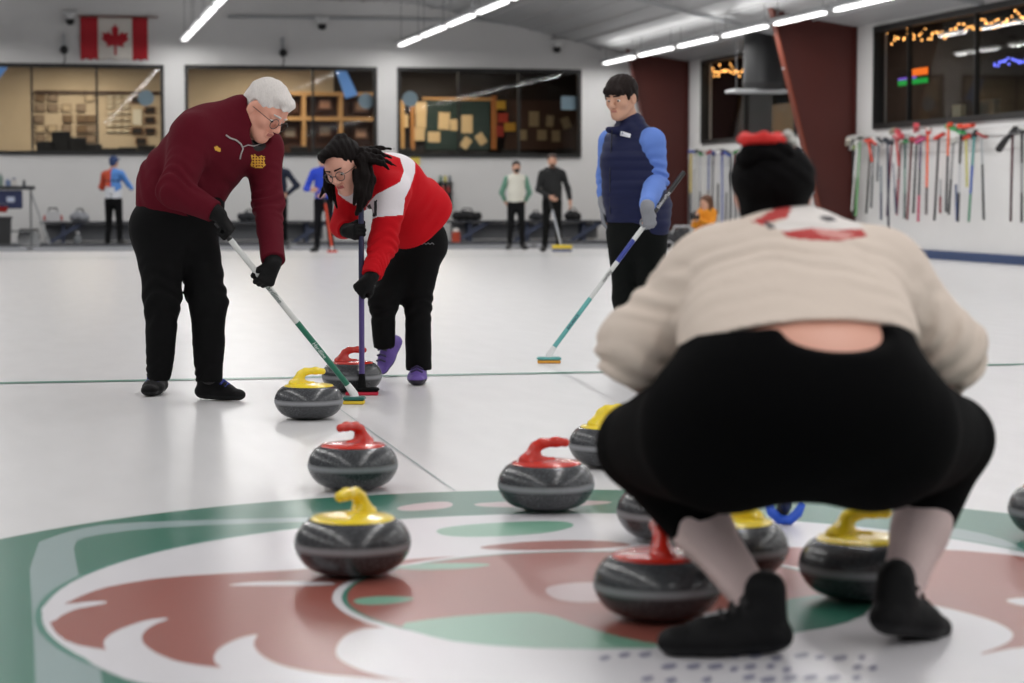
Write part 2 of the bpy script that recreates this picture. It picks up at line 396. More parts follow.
# sheet lines
def line(x0, x1, y, w, mi): 
    lay[0] += .00004; fl.mi = mi; fl.poly([(x0,y-w/2,lay[0]),(x1,y-w/2,lay[0]),(x1,y+w/2,lay[0]),(x0,y+w/2,lay[0])])
hog = room(G(512, 374)).y
line(-8.9, 13.0, hog, .10, 5); line(-8.9, 13, hog+21.9, .1, 5)
for X in ():
    lay[0] += .00004; fl.mi = 7; fl.poly([(X-.012,-2,lay[0]),(X+.012,-2,lay[0]),(X+.012,YF-.1,lay[0]),(X-.012,YF-.1,lay[0])])
fl.mi = 2; lay[0] += .00004; fl.poly([(T.x-.005,T.y+1.83,lay[0]),(T.x+.0,T.y+1.83,lay[0]),(T.x+.0,hog,lay[0]),(T.x-.005,hog,lay[0])])
struct(fl.build('floor', mats))
# ---- walkway behind the ice, bumper
b = MB(); b.box((-9,YF,-.2), (XR, YB+.3, .02)); struct(b.build('floor_walkway', M_carpet))
M_bump = mat('bumper_foam', (150,152,156), .6); M_bump2 = mat('dark_bumper_cap', (52,54,60), .6)
b = MB(); 
for i in range(5):
    x0 = -8.9+i*4.4; b.mi = 0; b.bbox((x0,YF-.14,0), (x0+4.3,YF,.075), .015); b.mi = 1; b.bbox((x0+.1,YF-.13,.075), (x0+4.2,YF+.04,.115), .01)
struct(b.build('trim_1', [M_bump, M_bump2]))
# ---- walls with openings
def wall_holes(plane, c, u0, u1, z0, z1, holes, th, m, name):
    us = sorted({u0,u1,*[h[0] for h in holes],*[h[1] for h in holes]}); zs = sorted({z0,z1,*[h[2] for h in holes],*[h[3] for h in holes]})
    b = MB()
    for i in range(len(us)-1):
        for j in range(len(zs)-1):
            uu = (us[i]+us[i+1])/2; zz = (zs[j]+zs[j+1])/2
            if any(h[0] < uu < h[1] and h[2] < zz < h[3] for h in holes): continue
            if plane == 'Y': b.box((us[i],c,zs[j]), (us[i+1],c+th,zs[j+1]))
            else: b.box((c,us[i],zs[j]), (c+th,us[i+1],zs[j+1]))
    return struct(b.build(name, m))
def zY(px, py): return onY(px, py, YB).z
bw = []
for (xa, xb, yt, yb, xr) in [(-70,163,66,153.5,120),(186,376,67.5,154.5,280),(398,580,70,156,490)]:
    bw.append((onY(xa,110,YB).x, onY(xb,110,YB).x, zY(xr,yb), zY(xr,yt)))
wall_holes('Y', YB, -9, XR+.2, 0, 5.3, bw, .18, M_wall, 'wall_back')
rA = (onX(797,100,XR).y, onX(703,100,XR).y, onX(703,142.5,XR).z, onX(703,62,XR).z)
rB = (onX(1120,80,XR).y, onX(876,80,XR).y, onX(876,127.5,XR).z, onX(876,29,XR).z)
wall_holes('X', XR, -6, YB, 0, 5.3, [rA, rB], .18, M_wall, 'wall_right')
M_blue = mat('blue_baseboard', (38,62,104), .5)
b = MB(); b.bbox((XR-.05,-6,0), (XR,YB,.13), .01); struct(b.build('baseboard_right', M_blue))
def window(name, plane, c, h, mull, fr=.045, mw=.022):
    b = MB()
    def bx(u0,u1,z0,z1,d0,d1):
        if plane == 'Y': b.box((u0,c+d0,z0),(u1,c+d1,z1))
        else: b.box((c+d0,u0,z0),(c+d1,u1,z1))
    bx(h[0]-.02,h[1]+.02,h[2]-.03,h[2]+fr,-.05,.12); bx(h[0]-.02,h[1]+.02,h[3]-fr,h[3]+.03,-.05,.12)
    bx(h[0]-.02,h[0]+fr,h[2]+fr,h[3]-fr,-.05,.12); bx(h[1]-fr,h[1]+.02,h[2]+fr,h[3]-fr,-.05,.12)
    for m_ in mull: bx(m_-mw,m_+mw,h[2]+fr,h[3]-fr,-.02,.06)
    o = struct(b.build(name, M_frame))
    b = MB(); bx(h[0]+fr*.5,h[1]-fr*.5,h[2]+fr*.5,h[3]-fr*.5,.02,.03)
    b.build('pane', M_glass, o); return o
window('window_1', 'Y', YB, bw[0], [onY(x,110,YB).x for x in (32,97)]); window('window_2', 'Y', YB, bw[1], [onY(x,110,YB).x for x in (313,)])
window('window_3', 'Y', YB, bw[2], [onY(x,110,YB).x for x in (459,519)])
window('window_4', 'X', XR, rA, [onX(x,100,XR).y for x in (745,)]); window('window_5', 'X', XR, rB, [onX(x,100,XR).y for x in (908,975)], .06, .012)
# ---- lobby shell behind the windows
YL = YB+3.2
b = MB(); b.box((-11,YL,0), (6.3,YL+.1,4.4)); struct(b.build('wall_lobby', M_tan)); b = MB(); b.box((-11,YB+.18,1.2), (XR,YL,1.3)); struct(b.build('floor_lobby', M_dark))
b = MB(); b.box((6.3,YL,0), (XR+3.5,YL+.1,4.4)); struct(b.build('wall_lobby_dark', M_dark))
M_lc = mat('lobby_ceiling', (150,128,104), .8)
b = MB(); b.box((-11,YB+.18,3.72), (XR+.2,YL,3.8)); struct(b.build('ceiling_lobby', M_lc))
b = MB(); b.box((XR+3.2,10,0), (XR+3.3,YB+8,4.4)); b.box((XR+.18,10,1.2),(XR+3.2,YB+8,1.3)); b.box((XR+.18,10,4.2),(XR+3.2,YB+8,4.3)); struct(b.build('wall_lounge', M_dark))
# ---- sloped metal ceiling
prof = [(-9,4.7),(-4,5.0),(2,4.95),(7.4,4.85),(9.0,4.55),(12.4,3.80),(XR+.2,3.66)]
b = MB()
for i in range(len(prof)-1):
    (xa,za),(xb,zb) = prof[i],prof[i+1]; n = max(1,int((xb-xa)/.45))
    for j in range(n):
        t0 = j/n; t1 = (j+.86)/n; t2 = (j+.93)/n; t3 = (j+1)/n
        def P(t, dz, y): return (xa+(xb-xa)*t, y, za+(zb-za)*t+dz)
        for (ta,da,tb,db) in ((t0,0,t1,0),(t1,0,t2,-.03),(t2,-.03,t3,0)):
            b.add([P(ta,da,-6),P(tb,db,-6),P(tb,db,YB),P(ta,da,YB)], [(0,1,2,3)])
struct(b.build('ceiling', M_ceil))
b = MB()
for Y in (14.3,21.4,28.5,35.6):
    for i in range(len(prof)-1):
        (xa,za),(xb,zb) = prof[i],prof[i+1]; b.prism([(xa,Y,za-.005),(xb,Y,zb-.005),(xb,Y,zb-.07),(xa,Y,za-.07)], (0,.09,0))
struct(b.build('trim_2', M_lgrey))
# ---- steel frame columns
def column(name, Y, pts, thick=.2):
    P = [onY(x,y,Y) for x,y in pts]; (a,b_) = P
    dx = (a.x-b_.x)/(a.z-b_.z); top = Vector((a.x+dx*(4.9-a.z), Y, 4.9)); bot = Vector((b_.x-dx*b_.z, Y, 0))
    m = MB(); m.prism([bot+Vector((.02,.1,0)), Vector((XR-.02,Y+.1,0)), Vector((XR-.02,Y+.1,4.9)), top+Vector((.02,.1,0))], (0,.014,0)); o = struct(m.build(name, M_steel_red))
    m = MB(); m.prism([bot, bot+Vector((.03,0,0)), top+Vector((.03,0,0)), top], (0,thick,0)); m.build('flange', M_steel_or if 'near' in name else M_steel_red, o)
    m = MB(); m.prism([(XR-.04,Y,0),(XR-.015,Y,0),(XR-.015,Y,4.9),(XR-.04,Y,4.9)], (0,thick,0)); m.build('wall_flange', M_steel_red, o)
    for zz in (1.0, 3.0):
        m = MB(); m.tube([(bot.x+dx*zz-.01, Y+.05, zz), (bot.x+dx*zz-.06, Y+.05, zz)], .014, 6); m.build('bolt', M_lgrey, o)
    return o
column('wall_column_near', 33.3, [(777,30),(811,172)]); column('wall_column_far', 42.6, [(631,62),(660,200)])
b = MB(); b.tube([onY(228,17,YB)-Vector((0,.08,0)), onY(430,20,YB)-Vector((0,.08,0))], .03, 8); b.tube([onY(430,20,YB)-Vector((0,.08,0)), onY(475,20,YB)-Vector((0,.08,0)), onY(556,30,YB)-Vector((0,.08,0)), onY(600,50,YB)-Vector((0,.08,0))], .02, 8)
struct(b.build('trim_3', M_lgrey))
# ============================================================ LIGHTS
M_tube = bpy.data.materials.new('lit_tube'); M_tube.use_nodes = True
_b = M_tube.node_tree.nodes['Principled BSDF']; _b.inputs['Emission Color'].default_value = (1,.98,.96,1); _b.inputs['Emission Strength'].default_value = 3.5
rowdef = [('right', 11.4, 3.62, 43.1, 16), ('middle', 7.15, 3.93, 43.1, 11), ('left', 2.85, 3.97, 43.1, 8)]
cnt = 0; L0 = None
ords = ['nearest the back wall','second from the back wall','third from the back wall','fourth from the back wall','fifth from the back wall','sixth from the back wall','seventh from the back wall','eighth from the back wall','ninth from the back wall','tenth from the back wall']
def ceil_z(x):
    for i in range(len(prof)-1):
        if prof[i][0] <= x <= prof[i+1][0]: return prof[i][1]+(prof[i+1][1]-prof[i][1])*(x-prof[i][0])/(prof[i+1][0]-prof[i][0])
for rn, X, Z, YE, n in rowdef:
    for i in range(n):
        y1 = YE-i*2.62; y0 = y1-2.45
        p = room(np.array([0,0,0])); d = np.array([X*ct-y1*st, X*st+y1*ct, Z]); q = np.array([X*ct-y1*st, 0, 0]); u, v = proj(d[None])
        if not (-60 < u[0] < 1090 and v[0] > -14): break
        t = thing('strip_light', 'white fluorescent strip light in the %s ceiling row, %s' % (rn, ords[i]), 'ceiling light', (X, (y0+y1)/2, Z), 0, 'fluorescent strip lights')
        m = MB(); m.prism([(-.10,-1.2,.05),(.10,-1.2,.05),(.045,-1.2,.12),(-.045,-1.2,.12)], (0,2.4,0)); m.box((-.02,-1.31,.06),(.02,1.31,.10)); m.build('housing', M_lgrey, t)
        for s in (-.04,.04):
            m = MB(); m.tube([(s*.7,-1.06,.02),(s*.7,1.06,.02)], .020, 8); m.build('tube', M_tube, t)
        for s in (-1.0, 1.0):
            m = MB(); zz = ceil_z(X)-Z; m.tube([(0,s,.11),(0,s,zz)], .006, 5); m.build('hanger', M_grey, t)
LPW = 31
def area(loc, sx, sy, power, rot=(0,0,0), col=(1,.985,.97)):
    L = bpy.data.lights.new('lamp', 'AREA'); L.shape = 'RECTANGLE'; L.size = sx; L.size_y = sy; L.energy = power; L.color = col
    o = bpy.data.objects.new('lamp', L); C.objects.link(o); o.location = loc; o.rotation_euler = rot; return o
for X, Z in [(11.4,3.62),(7.15,3.93),(2.85,3.97),(-1.6,3.97),(-6,3.97)]:
    for k in range(19): area((X, 43.1-k*2.62-1.22, Z-.01), .06, 2.1, LPW)
    for k in range(6): area((X, 39-k*8.2, Z+.16), .12, 7.6, 15, rot=(PI,0,0))  # added upward lamps brighten the ceiling, standing in for spill from the tubes
# lobby lamps
for x in (-7,-3,1,4.8,8.2): area((x, YB+1.7, 3.66), 1.2, .4, 66, col=(1,.86,.68))
area((XR+1.6, 38, 4.1), .4, 2.5, 60, col=(1,.8,.6)); area((XR+1.6, 26, 4.1), .4, 2.5, 22, col=(1,.85,.7))
w = bpy.data.worlds.new('World'); bpy.context.scene.world = w; w.use_nodes = True
w.node_tree.nodes['Background'].inputs[0].default_value = (.65,.65,.66,1); w.node_tree.nodes['Background'].inputs[1].default_value = .19
# ============================================================ CAMERA
cd = bpy.data.cameras.new('camera'); cam = bpy.data.objects.new('camera', cd); C.objects.link(cam); bpy.context.scene.camera = cam
cd.lens = F_PX*36/1024; cd.sensor_width = 36; cd.clip_end = 200; cd.clip_start = .1
cam.location = (0,0,CAM_H); cam.rotation_euler = (PI/2-PITCH, 0, -TH)
cd.dof.use_dof = True; cd.dof.focus_distance = 9.6; cd.dof.aperture_fstop = 3.2
sc = bpy.context.scene; sc.view_settings.view_transform = 'Standard'; sc.view_settings.look = 'None'; sc.view_settings.gamma = 1; sc.view_settings.exposure = 0.0
sc.view_settings.use_curve_mapping = False
sc.cycles.use_denoising = True; sc.cycles.max_bounces = 5; sc.cycles.diffuse_bounces = 3; sc.cycles.glossy_bounces = 3; sc.cycles.transparent_max_bounces = 8
sc.cycles.caustics_reflective = False; sc.cycles.caustics_refractive = False; sc.cycles.sample_clamp_indirect = 4
# ============================================================ CURLING STONES
GRAN = granite()
M_sred = mat('red_handle_plastic', (196,44,30), .25, coat=.4); M_syel = mat('yellow_handle_plastic', (236,208,40), .28, coat=.4)
body_prof = [(.0005,.0),(.055,.0),(.062,.003),(.082,.005),(.102,.012),(.119,.022),(.132,.036),(.1415,.052),(.1462,.066),(.147,.074),(.1460,.084),(.1415,.099),(.134,.112),(.124,.124),(.112,.1315),(.105,.134),(.0005,.134)]
def smooth_prof(p, n=3):
    return p
hd = SDF()
hd.cap((0,0,.119),(0,0,.123),.074,.070,k=.0,n=(0,0,1),q=1.0,fa=True) if False else None
def make_stone(col):
    t = thing('curling_stone', 'x', 'curling stone', (0,0,0))
    m = MB(); m.lathe(body_prof, 56); bo = m.build('body', GRAN, t, smooth=True, sharp=.9)
    M = M_sred if col == 'red' else M_syel
    m = MB(); m.lathe([(.0005,.130),(.103,.130),(.106,.1345),(.102,.139),(.080,.1425),(.050,.146),(.0005,.147)], 48); m.build('cap', M, t, smooth=True, sharp=.9)
    s = SDF()
    s.cap((-.052,0,.140),(-.044,0,.155),.034,.022,k=.02).cap((-.044,0,.155),(-.034,0,.182),.018,.0145,k=.018).cap((-.034,0,.182),(-.014,0,.193),.0145,.014,k=.014)
    s.cap((-.014,0,.193),(.030,0,.197),.014,.014,k=.012).cap((.030,0,.197),(.060,0,.194),.014,.013,k=.01)
    s.cap((-.055,0,.141),(.020,0,.143),.018,.010,k=.02)
    solid('handle', s, .0028, M, t, smooth=2)
    return t
def dup(root, loc, rz, label=None):
    r = root.copy(); C.objects.link(r); r.location = loc; r.rotation_euler = (0,0,rz)
    if label: r['label'] = label
    for ch in list(root.children):
        c = ch.copy(); C.objects.link(c); c.parent = r
        for g in ch.children: d = g.copy(); C.objects.link(d); d.parent = c
    return r
stones = [ # px centre, visible bottom y, width px, handle angle in view axes, colour, label
 (351,576,117,-118,'yellow','yellow-handled curling stone on the painted brown ring, nearest one left of the crouching player'),
 (351.5,490,91,-128,'red','red-handled grey curling stone sitting on white ice just behind the front yellow-handled stone'),
 (546.5,511,97,12,'red','red-handled curling stone on the green ring, left of the crouching player, handle pointing right'),
 (307.5,419,69,5,'yellow','yellow-handled curling stone being swept, in front of the green broom'),
 (351,392,63,2,'red','red-handled curling stone behind the purple broom shaft, far back by the sweepers'),
 (611,467,83,20,'yellow','yellow-handled curling stone peeking out behind the crouching player\'s left knee'),
 (660,620,129,95,'red','large foreground curling stone with red handle beside the crouching player\'s left shoe'),
 (671,541,105,150,'red','grey curling stone mostly hidden behind the crouching player\'s left shin'),
 (732,580,118,178,'yellow','yellow-handled curling stone between the crouching player\'s legs, close to the left sock'),
 (865,600,124,3,'yellow','yellow-handled curling stone left of and behind the crouching player\'s right sock'),
 (1067,539,105,20,'red','grey curling stone cut off by the right edge of the picture')]
protos = {}
for (px, yb, w_, ang, col, lb) in stones:
    d = F_PX*.291/w_
    g = G(px, yb); d = g[1]+.018
    c = V(px, 200, d); loc = room(np.array([c[0], d, 0])); loc.z = lay[0]+.0005 if (loc-Vector((T.x,T.y,0))).length < 2.1 else .001
    rz = math.radians(ang)-TH
    if col not in protos: protos[col] = make_stone(col); t = protos[col]; t.scale = (1,1,1.04); t.location = loc; t.rotation_euler = (0,0,rz); t['label'] = lb
    else: t = dup(protos[col], loc, rz, lb)
    t['group'] = 'curling stones on the ice'
    # the yellow and red stones keep the same granite
# ============================================================ BACKGROUND THINGS (room axes)
def Rm(c, q=.5, **k): return mat('paint_%d_%d_%d' % tuple(c), c, q, **k)
M_red = mat('flag_red', (176,24,38), .75, bump=.1, scale=6); M_fw = mat('flag_white', (214,208,200), .75, bump=.1, scale=6)
# ---- flag
yf = YB-.07; p0 = onY(80,17,yf); p1 = onY(148,60,yf); w_ = p1.x-p0.x; h_ = p0.z-p1.z
t = thing('flag', 'red and white Canadian flag with a maple leaf hanging high on the back wall', 'flag', (p0.x, yf, p0.z))
def wav(x, z): return .035*math.sin(x*9+z*2)*(.2+abs(z))
def cloth(x0, x1, name, m):
    b = MB(); nx = 14; nz = 14
    g = lambda i,j,o: (x0+(x1-x0)*i/nx, wav(x0+(x1-x0)*i/nx, -h_*j/nz)+o, -h_*j/nz*(1+.02*math.sin(i)))
    vs = [g(i,j,0) for i in range(nx+1) for j in range(nz+1)]
    b.add(vs, [(i*(nz+1)+j,(i+1)*(nz+1)+j,(i+1)*(nz+1)+j+1,i*(nz+1)+j+1) for i in range(nx) for j in range(nz)])
    o = b.build(name, m, t, smooth=True); md = o.modifiers.new('s','SOLIDIFY'); md.thickness = .004; return o
cloth(0, w_*.26, 'red_band', M_red); cloth(w_*.26, w_*.77, 'white_field', M_fw); cloth(w_*.77, w_, 'red_band', M_red)
half = [(0,1),(.10,.80),(.17,.85),(.13,.45),(.33,.66),(.37,.55),(.60,.60),(.54,.40),(.64,.33),(.36,.08),(.40,-.05),(.06,.02),(.05,-.42)]
leaf = half+[(-x,z) for x,z in reversed(half[1:])]; lc = w_*.515; lz = -h_*.52; S_ = h_*.53
b = MB()
tri = [Vector((lc+x*S_*.98, 0, lz+(z-.29)*S_)) for x,z in leaf]
for i in range(len(tri)):                                     # fan from the middle keeps the leaf outline
    a, c_ = tri[i], tri[(i+1)%len(tri)]; m0 = Vector((lc,0,lz-.05*S_))
    b.add([Vector((p.x, wav(p.x,p.z)-.012, p.z)) for p in (m0,a,c_)], [(0,1,2)])
b.build('maple_leaf', M_red, t)
b = MB(); b.tube([(-.04,0,.02),(w_+.2,0,.02)], .015, 8); b.build('rod', M_steel_or, t)
# ---- security cameras and wall speakers
def seccam(px, py, lb):
    p = onY(px, py, YB-.12); t = thing('security_camera', lb, 'security camera', p, 0, None)
    m = MB(); m.bbox((-.14,-.06,.06),(.14,.12,.13),.02); m.tube([(0,0,.07),(0,0,-.02)],.09,14); m.build('bracket', M_white, t)
    m = MB(); m.ball((0,0,-.06), .085, 8); m.build('dome', M_black, t, smooth=True)
seccam(70,18,'white bracketed dome camera beside the flag at its upper left'); seccam(322,23,'white dome camera high on the wall between second window and ceiling pipe'); seccam(557,46,'white dome camera under the sloping ceiling above the third window')
def wallcam(px, py, lb):
    p = onY(px, py, YB-.1); t = thing('wall_sensor', lb, 'wall camera', p)
    m = MB(); m.bbox((-.03,-.02,-.02),(.03,.1,.3),.01); m.build('arm', M_lgrey, t)
    m = MB(); m.ball((0,-.06,-.02), .085, 8, (1,1.2,1)); m.build('lens_housing', M_black, t, smooth=True)
    m = MB(); m.tube([(0,.02,-.08),(.02,.02,-.2),(-.01,.04,-.28)], .012, 6); m.build('cable', M_black, t)
wallcam(64,49,'small black camera on the back wall just left of the flag, below the dome'); wallcam(283,52,'small black camera on the back wall above the second window')
# ---- things seen inside the lobby
def frame_at(px, py, w, h, col, lb, Y=None, grp='framed pictures on the lobby wall', name='picture_frame', fcol=(60,44,34)):
    p = onY(px, py, (Y or YL)-.02); t = thing(name, lb, 'picture', p, 0, grp)
    m = MB(); m.prism([(-w/2,0,-h/2),(w/2,0,-h/2),(w/2,0,h/2),(-w/2,0,h/2)], (0,-.03,0)); m.build('frame', Rm(fcol), t)
    m = MB(); a = .82; m.box((-w/2*a,-.04,-h/2*a),(w/2*a,-.028,h/2*a)); m.build('picture', Rm(col), t); return t
rnd = random.Random(3)
k = 0
for r_, y in enumerate((98,108,119,129,139)):
    for c_, x in enumerate((40,53,67,81,90)):
        if rnd.random() < .15: continue
        frame_at(x+rnd.uniform(-1,1), y, .20, .16, rnd.choice([(200,180,150),(120,96,70),(150,130,110)]), 'small dark-framed team photo on the tan wall in the first window', fcol=(96,72,54))
for y in (97,102,107,113,119,125,131):
    for x in (110,118,126):
        frame_at(x, y, .15, .055, (226,214,190), 'small pale name plate on the panel in the first window, right pane', grp='name plates on the lobby panel', name='name_plate', fcol=(120,100,80))
for y, x in ((100,137),(110,150),(120,150),(131,150),(131,137),(141,141)): frame_at(x, y, .24, .15, (40,34,32), 'dark plaque at the right side of the first lobby window', grp='dark plaques in the lobby', name='plaque', fcol=(150,110,80))
frame_at(137,117,.22,.40,(230,224,208),'tall white sheet among the plaques in the first window', grp=None, name='notice_sheet', fcol=(200,180,150)); bpy.data.objects[-1] if False else None
def slab(name, lb, cat, lo, hi, m, grp=None):
    b = MB(); b.bbox(lo, hi, .01); o = b.build(name, m); tag(o, lb, cat, grp); return o
a0 = onY(35,92,YL); a1 = onY(160,92,YL); slab('wall_rail', 'dark picture rail along the tan lobby wall in the first window', 'rail', (a0.x,YL-.08,a0.z-.03),(a1.x,YL-.0,a0.z+.03), Rm((70,44,30)))
a0 = onY(-3,67,YB+.6); a1 = onY(8,84,YB+.6)
b = MB(); b.prism([(a0.x-.1,YB+.6,a0.z),(a1.x,YB+.6,a0.z),(a1.x-.25,YB+.6,a1.z),(a0.x-.1,YB+.6,a1.z)],(0,.06,0)); tag(b.build('hanging_screen', mat('lit_blue_screen',(96,140,200),.4,emit=.6)), 'tilted blue screen in the top left corner of the first window', 'screen')
# dark table groups with chairs silhouetted along the lobby sills
def lobby_chair(px, py, lb, Y=YB+1.4, sc_=1.0):
    p = onY(px, py, Y); t = thing('lobby_chair', lb, 'chair', (p.x, Y, 1.3), 0, 'chairs in the lobby'); md = Rm((34,30,30))
    m = MB(); m.bbox((-.19,-.16,.0),(.19,.16,.06),.01); m.build('seat', md, t)
    m = MB(); m.bbox((-.19,.12,.05),(.19,.16,p.z-1.3),.02); m.build('backrest', md, t)
for px, py in ((46,141),(61,131),(77,137),(93,144),(110,148),(128,147),(147,145)): lobby_chair(px, py, 'dark chair silhouetted behind the sill of the first window')
for px, py in ((200,140),(300,146),(320,147),(352,147),(368,148)): lobby_chair(px, py, 'dark chair silhouetted behind the sill of the second window')
for px, py in ((405,148),(440,151),(480,151),(512,149),(530,151),(566,148)): lobby_chair(px, py, 'dark chair silhouetted behind the sill of the third window')
# cubby shelf seen in window 2
Yc = YL-.5; xs = [onY(x,110,Yc).x for x in (268,304,341,378)]; zz = [onY(300,y,Yc).z for y in (155,119,94)]
t = thing('trophy_cabinet', 'pale wooden cubby cabinet with dark compartments in the second window', 'cabinet', (xs[0],Yc,zz[0])); b = MB(); MW = Rm((190,148,100)); MD = Rm((66,38,28))
b.box((0,.3,0),(xs[3]-xs[0],.34,zz[2]-zz[0])); b.build('back_panel', MD, t)
for x in xs: b = MB(); b.box((x-xs[0]-.04,-.02,0),(x-xs[0]+.04,.3,zz[2]-zz[0]+.04)); b.build('upright', MW, t)
for z in zz: b = MB(); b.box((-.04,-.03,z-zz[0]-.03),(xs[3]-xs[0]+.04,.3,z-zz[0]+.05)); b.build('shelf', MW, t)
for px, py, c_ in ((325,104,(170,130,110)),(361,106,(140,110,90)),(325,131,(150,120,96)),(361,133,(186,150,130)),(290,106,(110,92,80)),(290,132,(150,140,130))):
    p = onY(px, py, Yc+.2); s_ = thing('picture_frame', 'framed photo inside a compartment of the wooden cabinet', 'picture', (p.x,Yc+.2,p.z), 0, 'photos in the cabinet')
    b = MB(); b.bbox((-.17,0,-.14),(.17,.04,.14),.01); b.build('frame', Rm((80,50,38)), s_); b = MB(); b.box((-.11,-.01,-.09),(.11,.0,.09)); b.build('picture', Rm(c_), s_)
a0 = onY(336,71,YB+.5)
b = MB(); b.prism([(a0.x,YB+.5,a0.z),(a0.x+.22,YB+.5,a0.z),(a0.x+.45,YB+.5,a0.z-.48),(a0.x+.2,YB+.5,a0.z-.56)],(0,.05,0)); tag(b.build('hanging_screen', mat('lit_blue_screen',(96,140,200),.4)), 'tilted bright blue screen near the top of the second window', 'screen')
for px, py, n in ((146,98,'first'),(366,101,'second'),(410,99,'third'),(569,103,'third')):
    p = onY(px, py, YB+.16); b = MB(); b.lathe([(.001,0),(.16,0),(.16,.01),(.001,.01)], 20) if px != 569 else b.box((-.17,-.14,0),(.17,.14,.01))
    b.v = [(x,-z,y) for x,y,z in b.v]; o = b.build('window_sticker', Rm((150,172,190),.6)); o.location = p
    tag(o, 'pale blue %s sticker on the %s window glass%s' % ('square' if px == 569 else 'round', n, ', right end' if px == 569 else ''), 'sticker')
# notice boards seen in window 3
p0 = onY(425,100,YL-.1); p1 = onY(490,150,YL-.1); t = thing('notice_board', 'dark green notice board with a pale top rail in the third window', 'notice board', (p0.x,YL-.1,p1.z))
b = MB(); b.bbox((0,-.03,0),(p1.x-p0.x,.03,p0.z-p1.z),.01); b.build('board', Rm((28,52,46)), t); b = MB(); b.box((-.05,-.06,p0.z-p1.z),(p1.x-p0.x+.05,.04,p0.z-p1.z+.06)); b.build('rail', Rm((200,150,90)), t)
p0 = onY(505,100,YL-.1); p1 = onY(576,150,YL-.1); t = thing('notice_board', 'dim brown notice board at the right of the third window', 'notice board', (p0.x,YL-.1,p1.z))
b = MB(); b.bbox((0,-.03,0),(p1.x-p0.x,.03,p0.z-p1.z),.01); b.build('board', Rm((74,50,38)), t)
papers = [(421,108,12,13,0),(421,121,11,15,0),(419,134,12,14,0),(404,121,9,14,0),(434,137,13,11,0),(444,121,12,18,3),(454,125,8,12,-4),(467,124,12,19,0),(466,143,9,12,35),(481,139,9,12,-35),(534,119,11,16,0),(550,121,8,12,4),(566,123,9,12,-20),(523,135,8,11,0),(542,135,10,11,0),(556,136,9,12,0)]
for px, py, w, h, r in papers:
    p = onY(px, py, YL-.15); s_ = .0208; b = MB(); b.box((-w*s_/2,0,-h*s_/2),(w*s_/2,.008,h*s_/2)); o = b.build('notice_paper', Rm((226,196,150) if px < 500 else (170,150,118),.8)); o.location = p; o.rotation_euler = (0,math.radians(r),0)  # same paper, darker colour in the right half: the dimness is painted in
    tag(o, 'sheet of paper pinned up behind the third window, %s half' % ('left' if px < 500 else 'right dim'), 'paper', 'papers pinned up behind the third window, %s' % ('left' if px < 500 else 'right'))
for (x0,x1,y0,y1,c_,n,lb) in ((398,404,100,150,(206,160,96),'door_post','tan wooden post at the left of the third window'),(410,414,96,150,(190,130,70),'door_post','orange wooden post left of the green notice board'),(491,496,96,150,(176,110,56),'door_post','brown wooden post between the two notice boards')):
    a_ = onY(x0,y0,YL-.1); b_ = onY(x1,y1,YL-.1); slab(n, lb, 'post', (a_.x,YL-.2,b_.z),(b_.x,YL-.1,a_.z), Rm(c_))
for i,(px, py, w, h, c_) in enumerate(((501,105,10,9,(206,160,50)),(503,118,11,10,(178,60,40)),(510,127,12,9,(200,150,50)),(500,131,8,12,(160,50,40)))):
    p = onY(px, py, YL-.2); b = MB(); b.box((-w*.0104,0,-h*.0104),(w*.0104,.01,h*.0104)); o = b.build('poster', Rm(c_)); o.location = p; tag(o, '%s poster on the brown wall in the middle of the third window' % ['upper yellow','small red-brown','lower yellow','deep red'][i], 'poster')
# ---- benches
M_bench = mat('dark_bench_top', (40,42,50), .5); M_bench2 = mat('blue_grey_bench_frame', (62,70,92), .6)
def bench(x0p, x1p, lb):
    Yb = YB-.75; a = onY(x0p,224,Yb); c_ = onY(x1p,224,Yb); L = c_.x-a.x
    t = thing('bench', lb, 'bench', (a.x, Yb, .02)); zt = .42
    m = MB(); m.bbox((0,-.1,zt-.05),(L,.4,zt),.012); m.build('seat', M_bench, t)
    n = max(2, int(L/2.2))
    for i in range(n+1):
        x = .45+(L-.9)*i/n; m = MB(); m.prism([(x-.35,-.05,0),(x-.22,-.05,0),(x+.40,-.05,zt-.05),(x+.22,-.05,zt-.05)],(0,.05,0)); m.prism([(x-.05,0,0),(x+.03,0,0),(x+.03,0,zt-.05),(x-.05,0,zt-.05)],(0,.35,0)); m.build('leg', M_bench2, t)
    m = MB(); m.box((.1,.3,.05),(L-.1,.33,zt-.06)); m.build('back_panel', mat('bench_back_panel',(128,130,134),.7), t)
bench(40,330,'long dark bench along the back wall at the left, behind the sweepers'); bench(449,606,'long dark bench along the back wall under the third window')
# ---- items on and by the benches
def duffel(px, py, w, h, col, lb, name='sports_bag'):
    Yb = YB-.65; a = onY(px, py, Yb); t = thing(name, lb, 'bag', (a.x, Yb, .44)); s = SDF()
    s.cap((-w/2+h*.4,0,h*.42),(w/2-h*.4,0,h*.38),h*.42,h*.40,k=.03).ell((-w*.1,0,h*.55),(w*.3,h*.4,h*.35)); s.cut((0,0,.0),(0,0,-1))
    solid('bag_body', s, .02, Rm(col,.8), t, wr=lambda P: .012*np.sin(P[:,0]*31+P[:,2]*17)*np.sin(P[:,1]*23+P[:,0]*11))
    m = MB(); m.tube([(-w*.22,0,h*.75),(-w*.12,0,h*1.12),(w*.12,0,h*1.12),(w*.22,0,h*.7)], .014, 6); m.build('handle', Rm((30,30,32)), t)
duffel(467,220,.62,.22,(24,24,26),'black sports bag on the right bench, nearest the red sweater'); duffel(573,219,.36,.22,(28,28,30),'small black bag on the right bench right of the man in black')
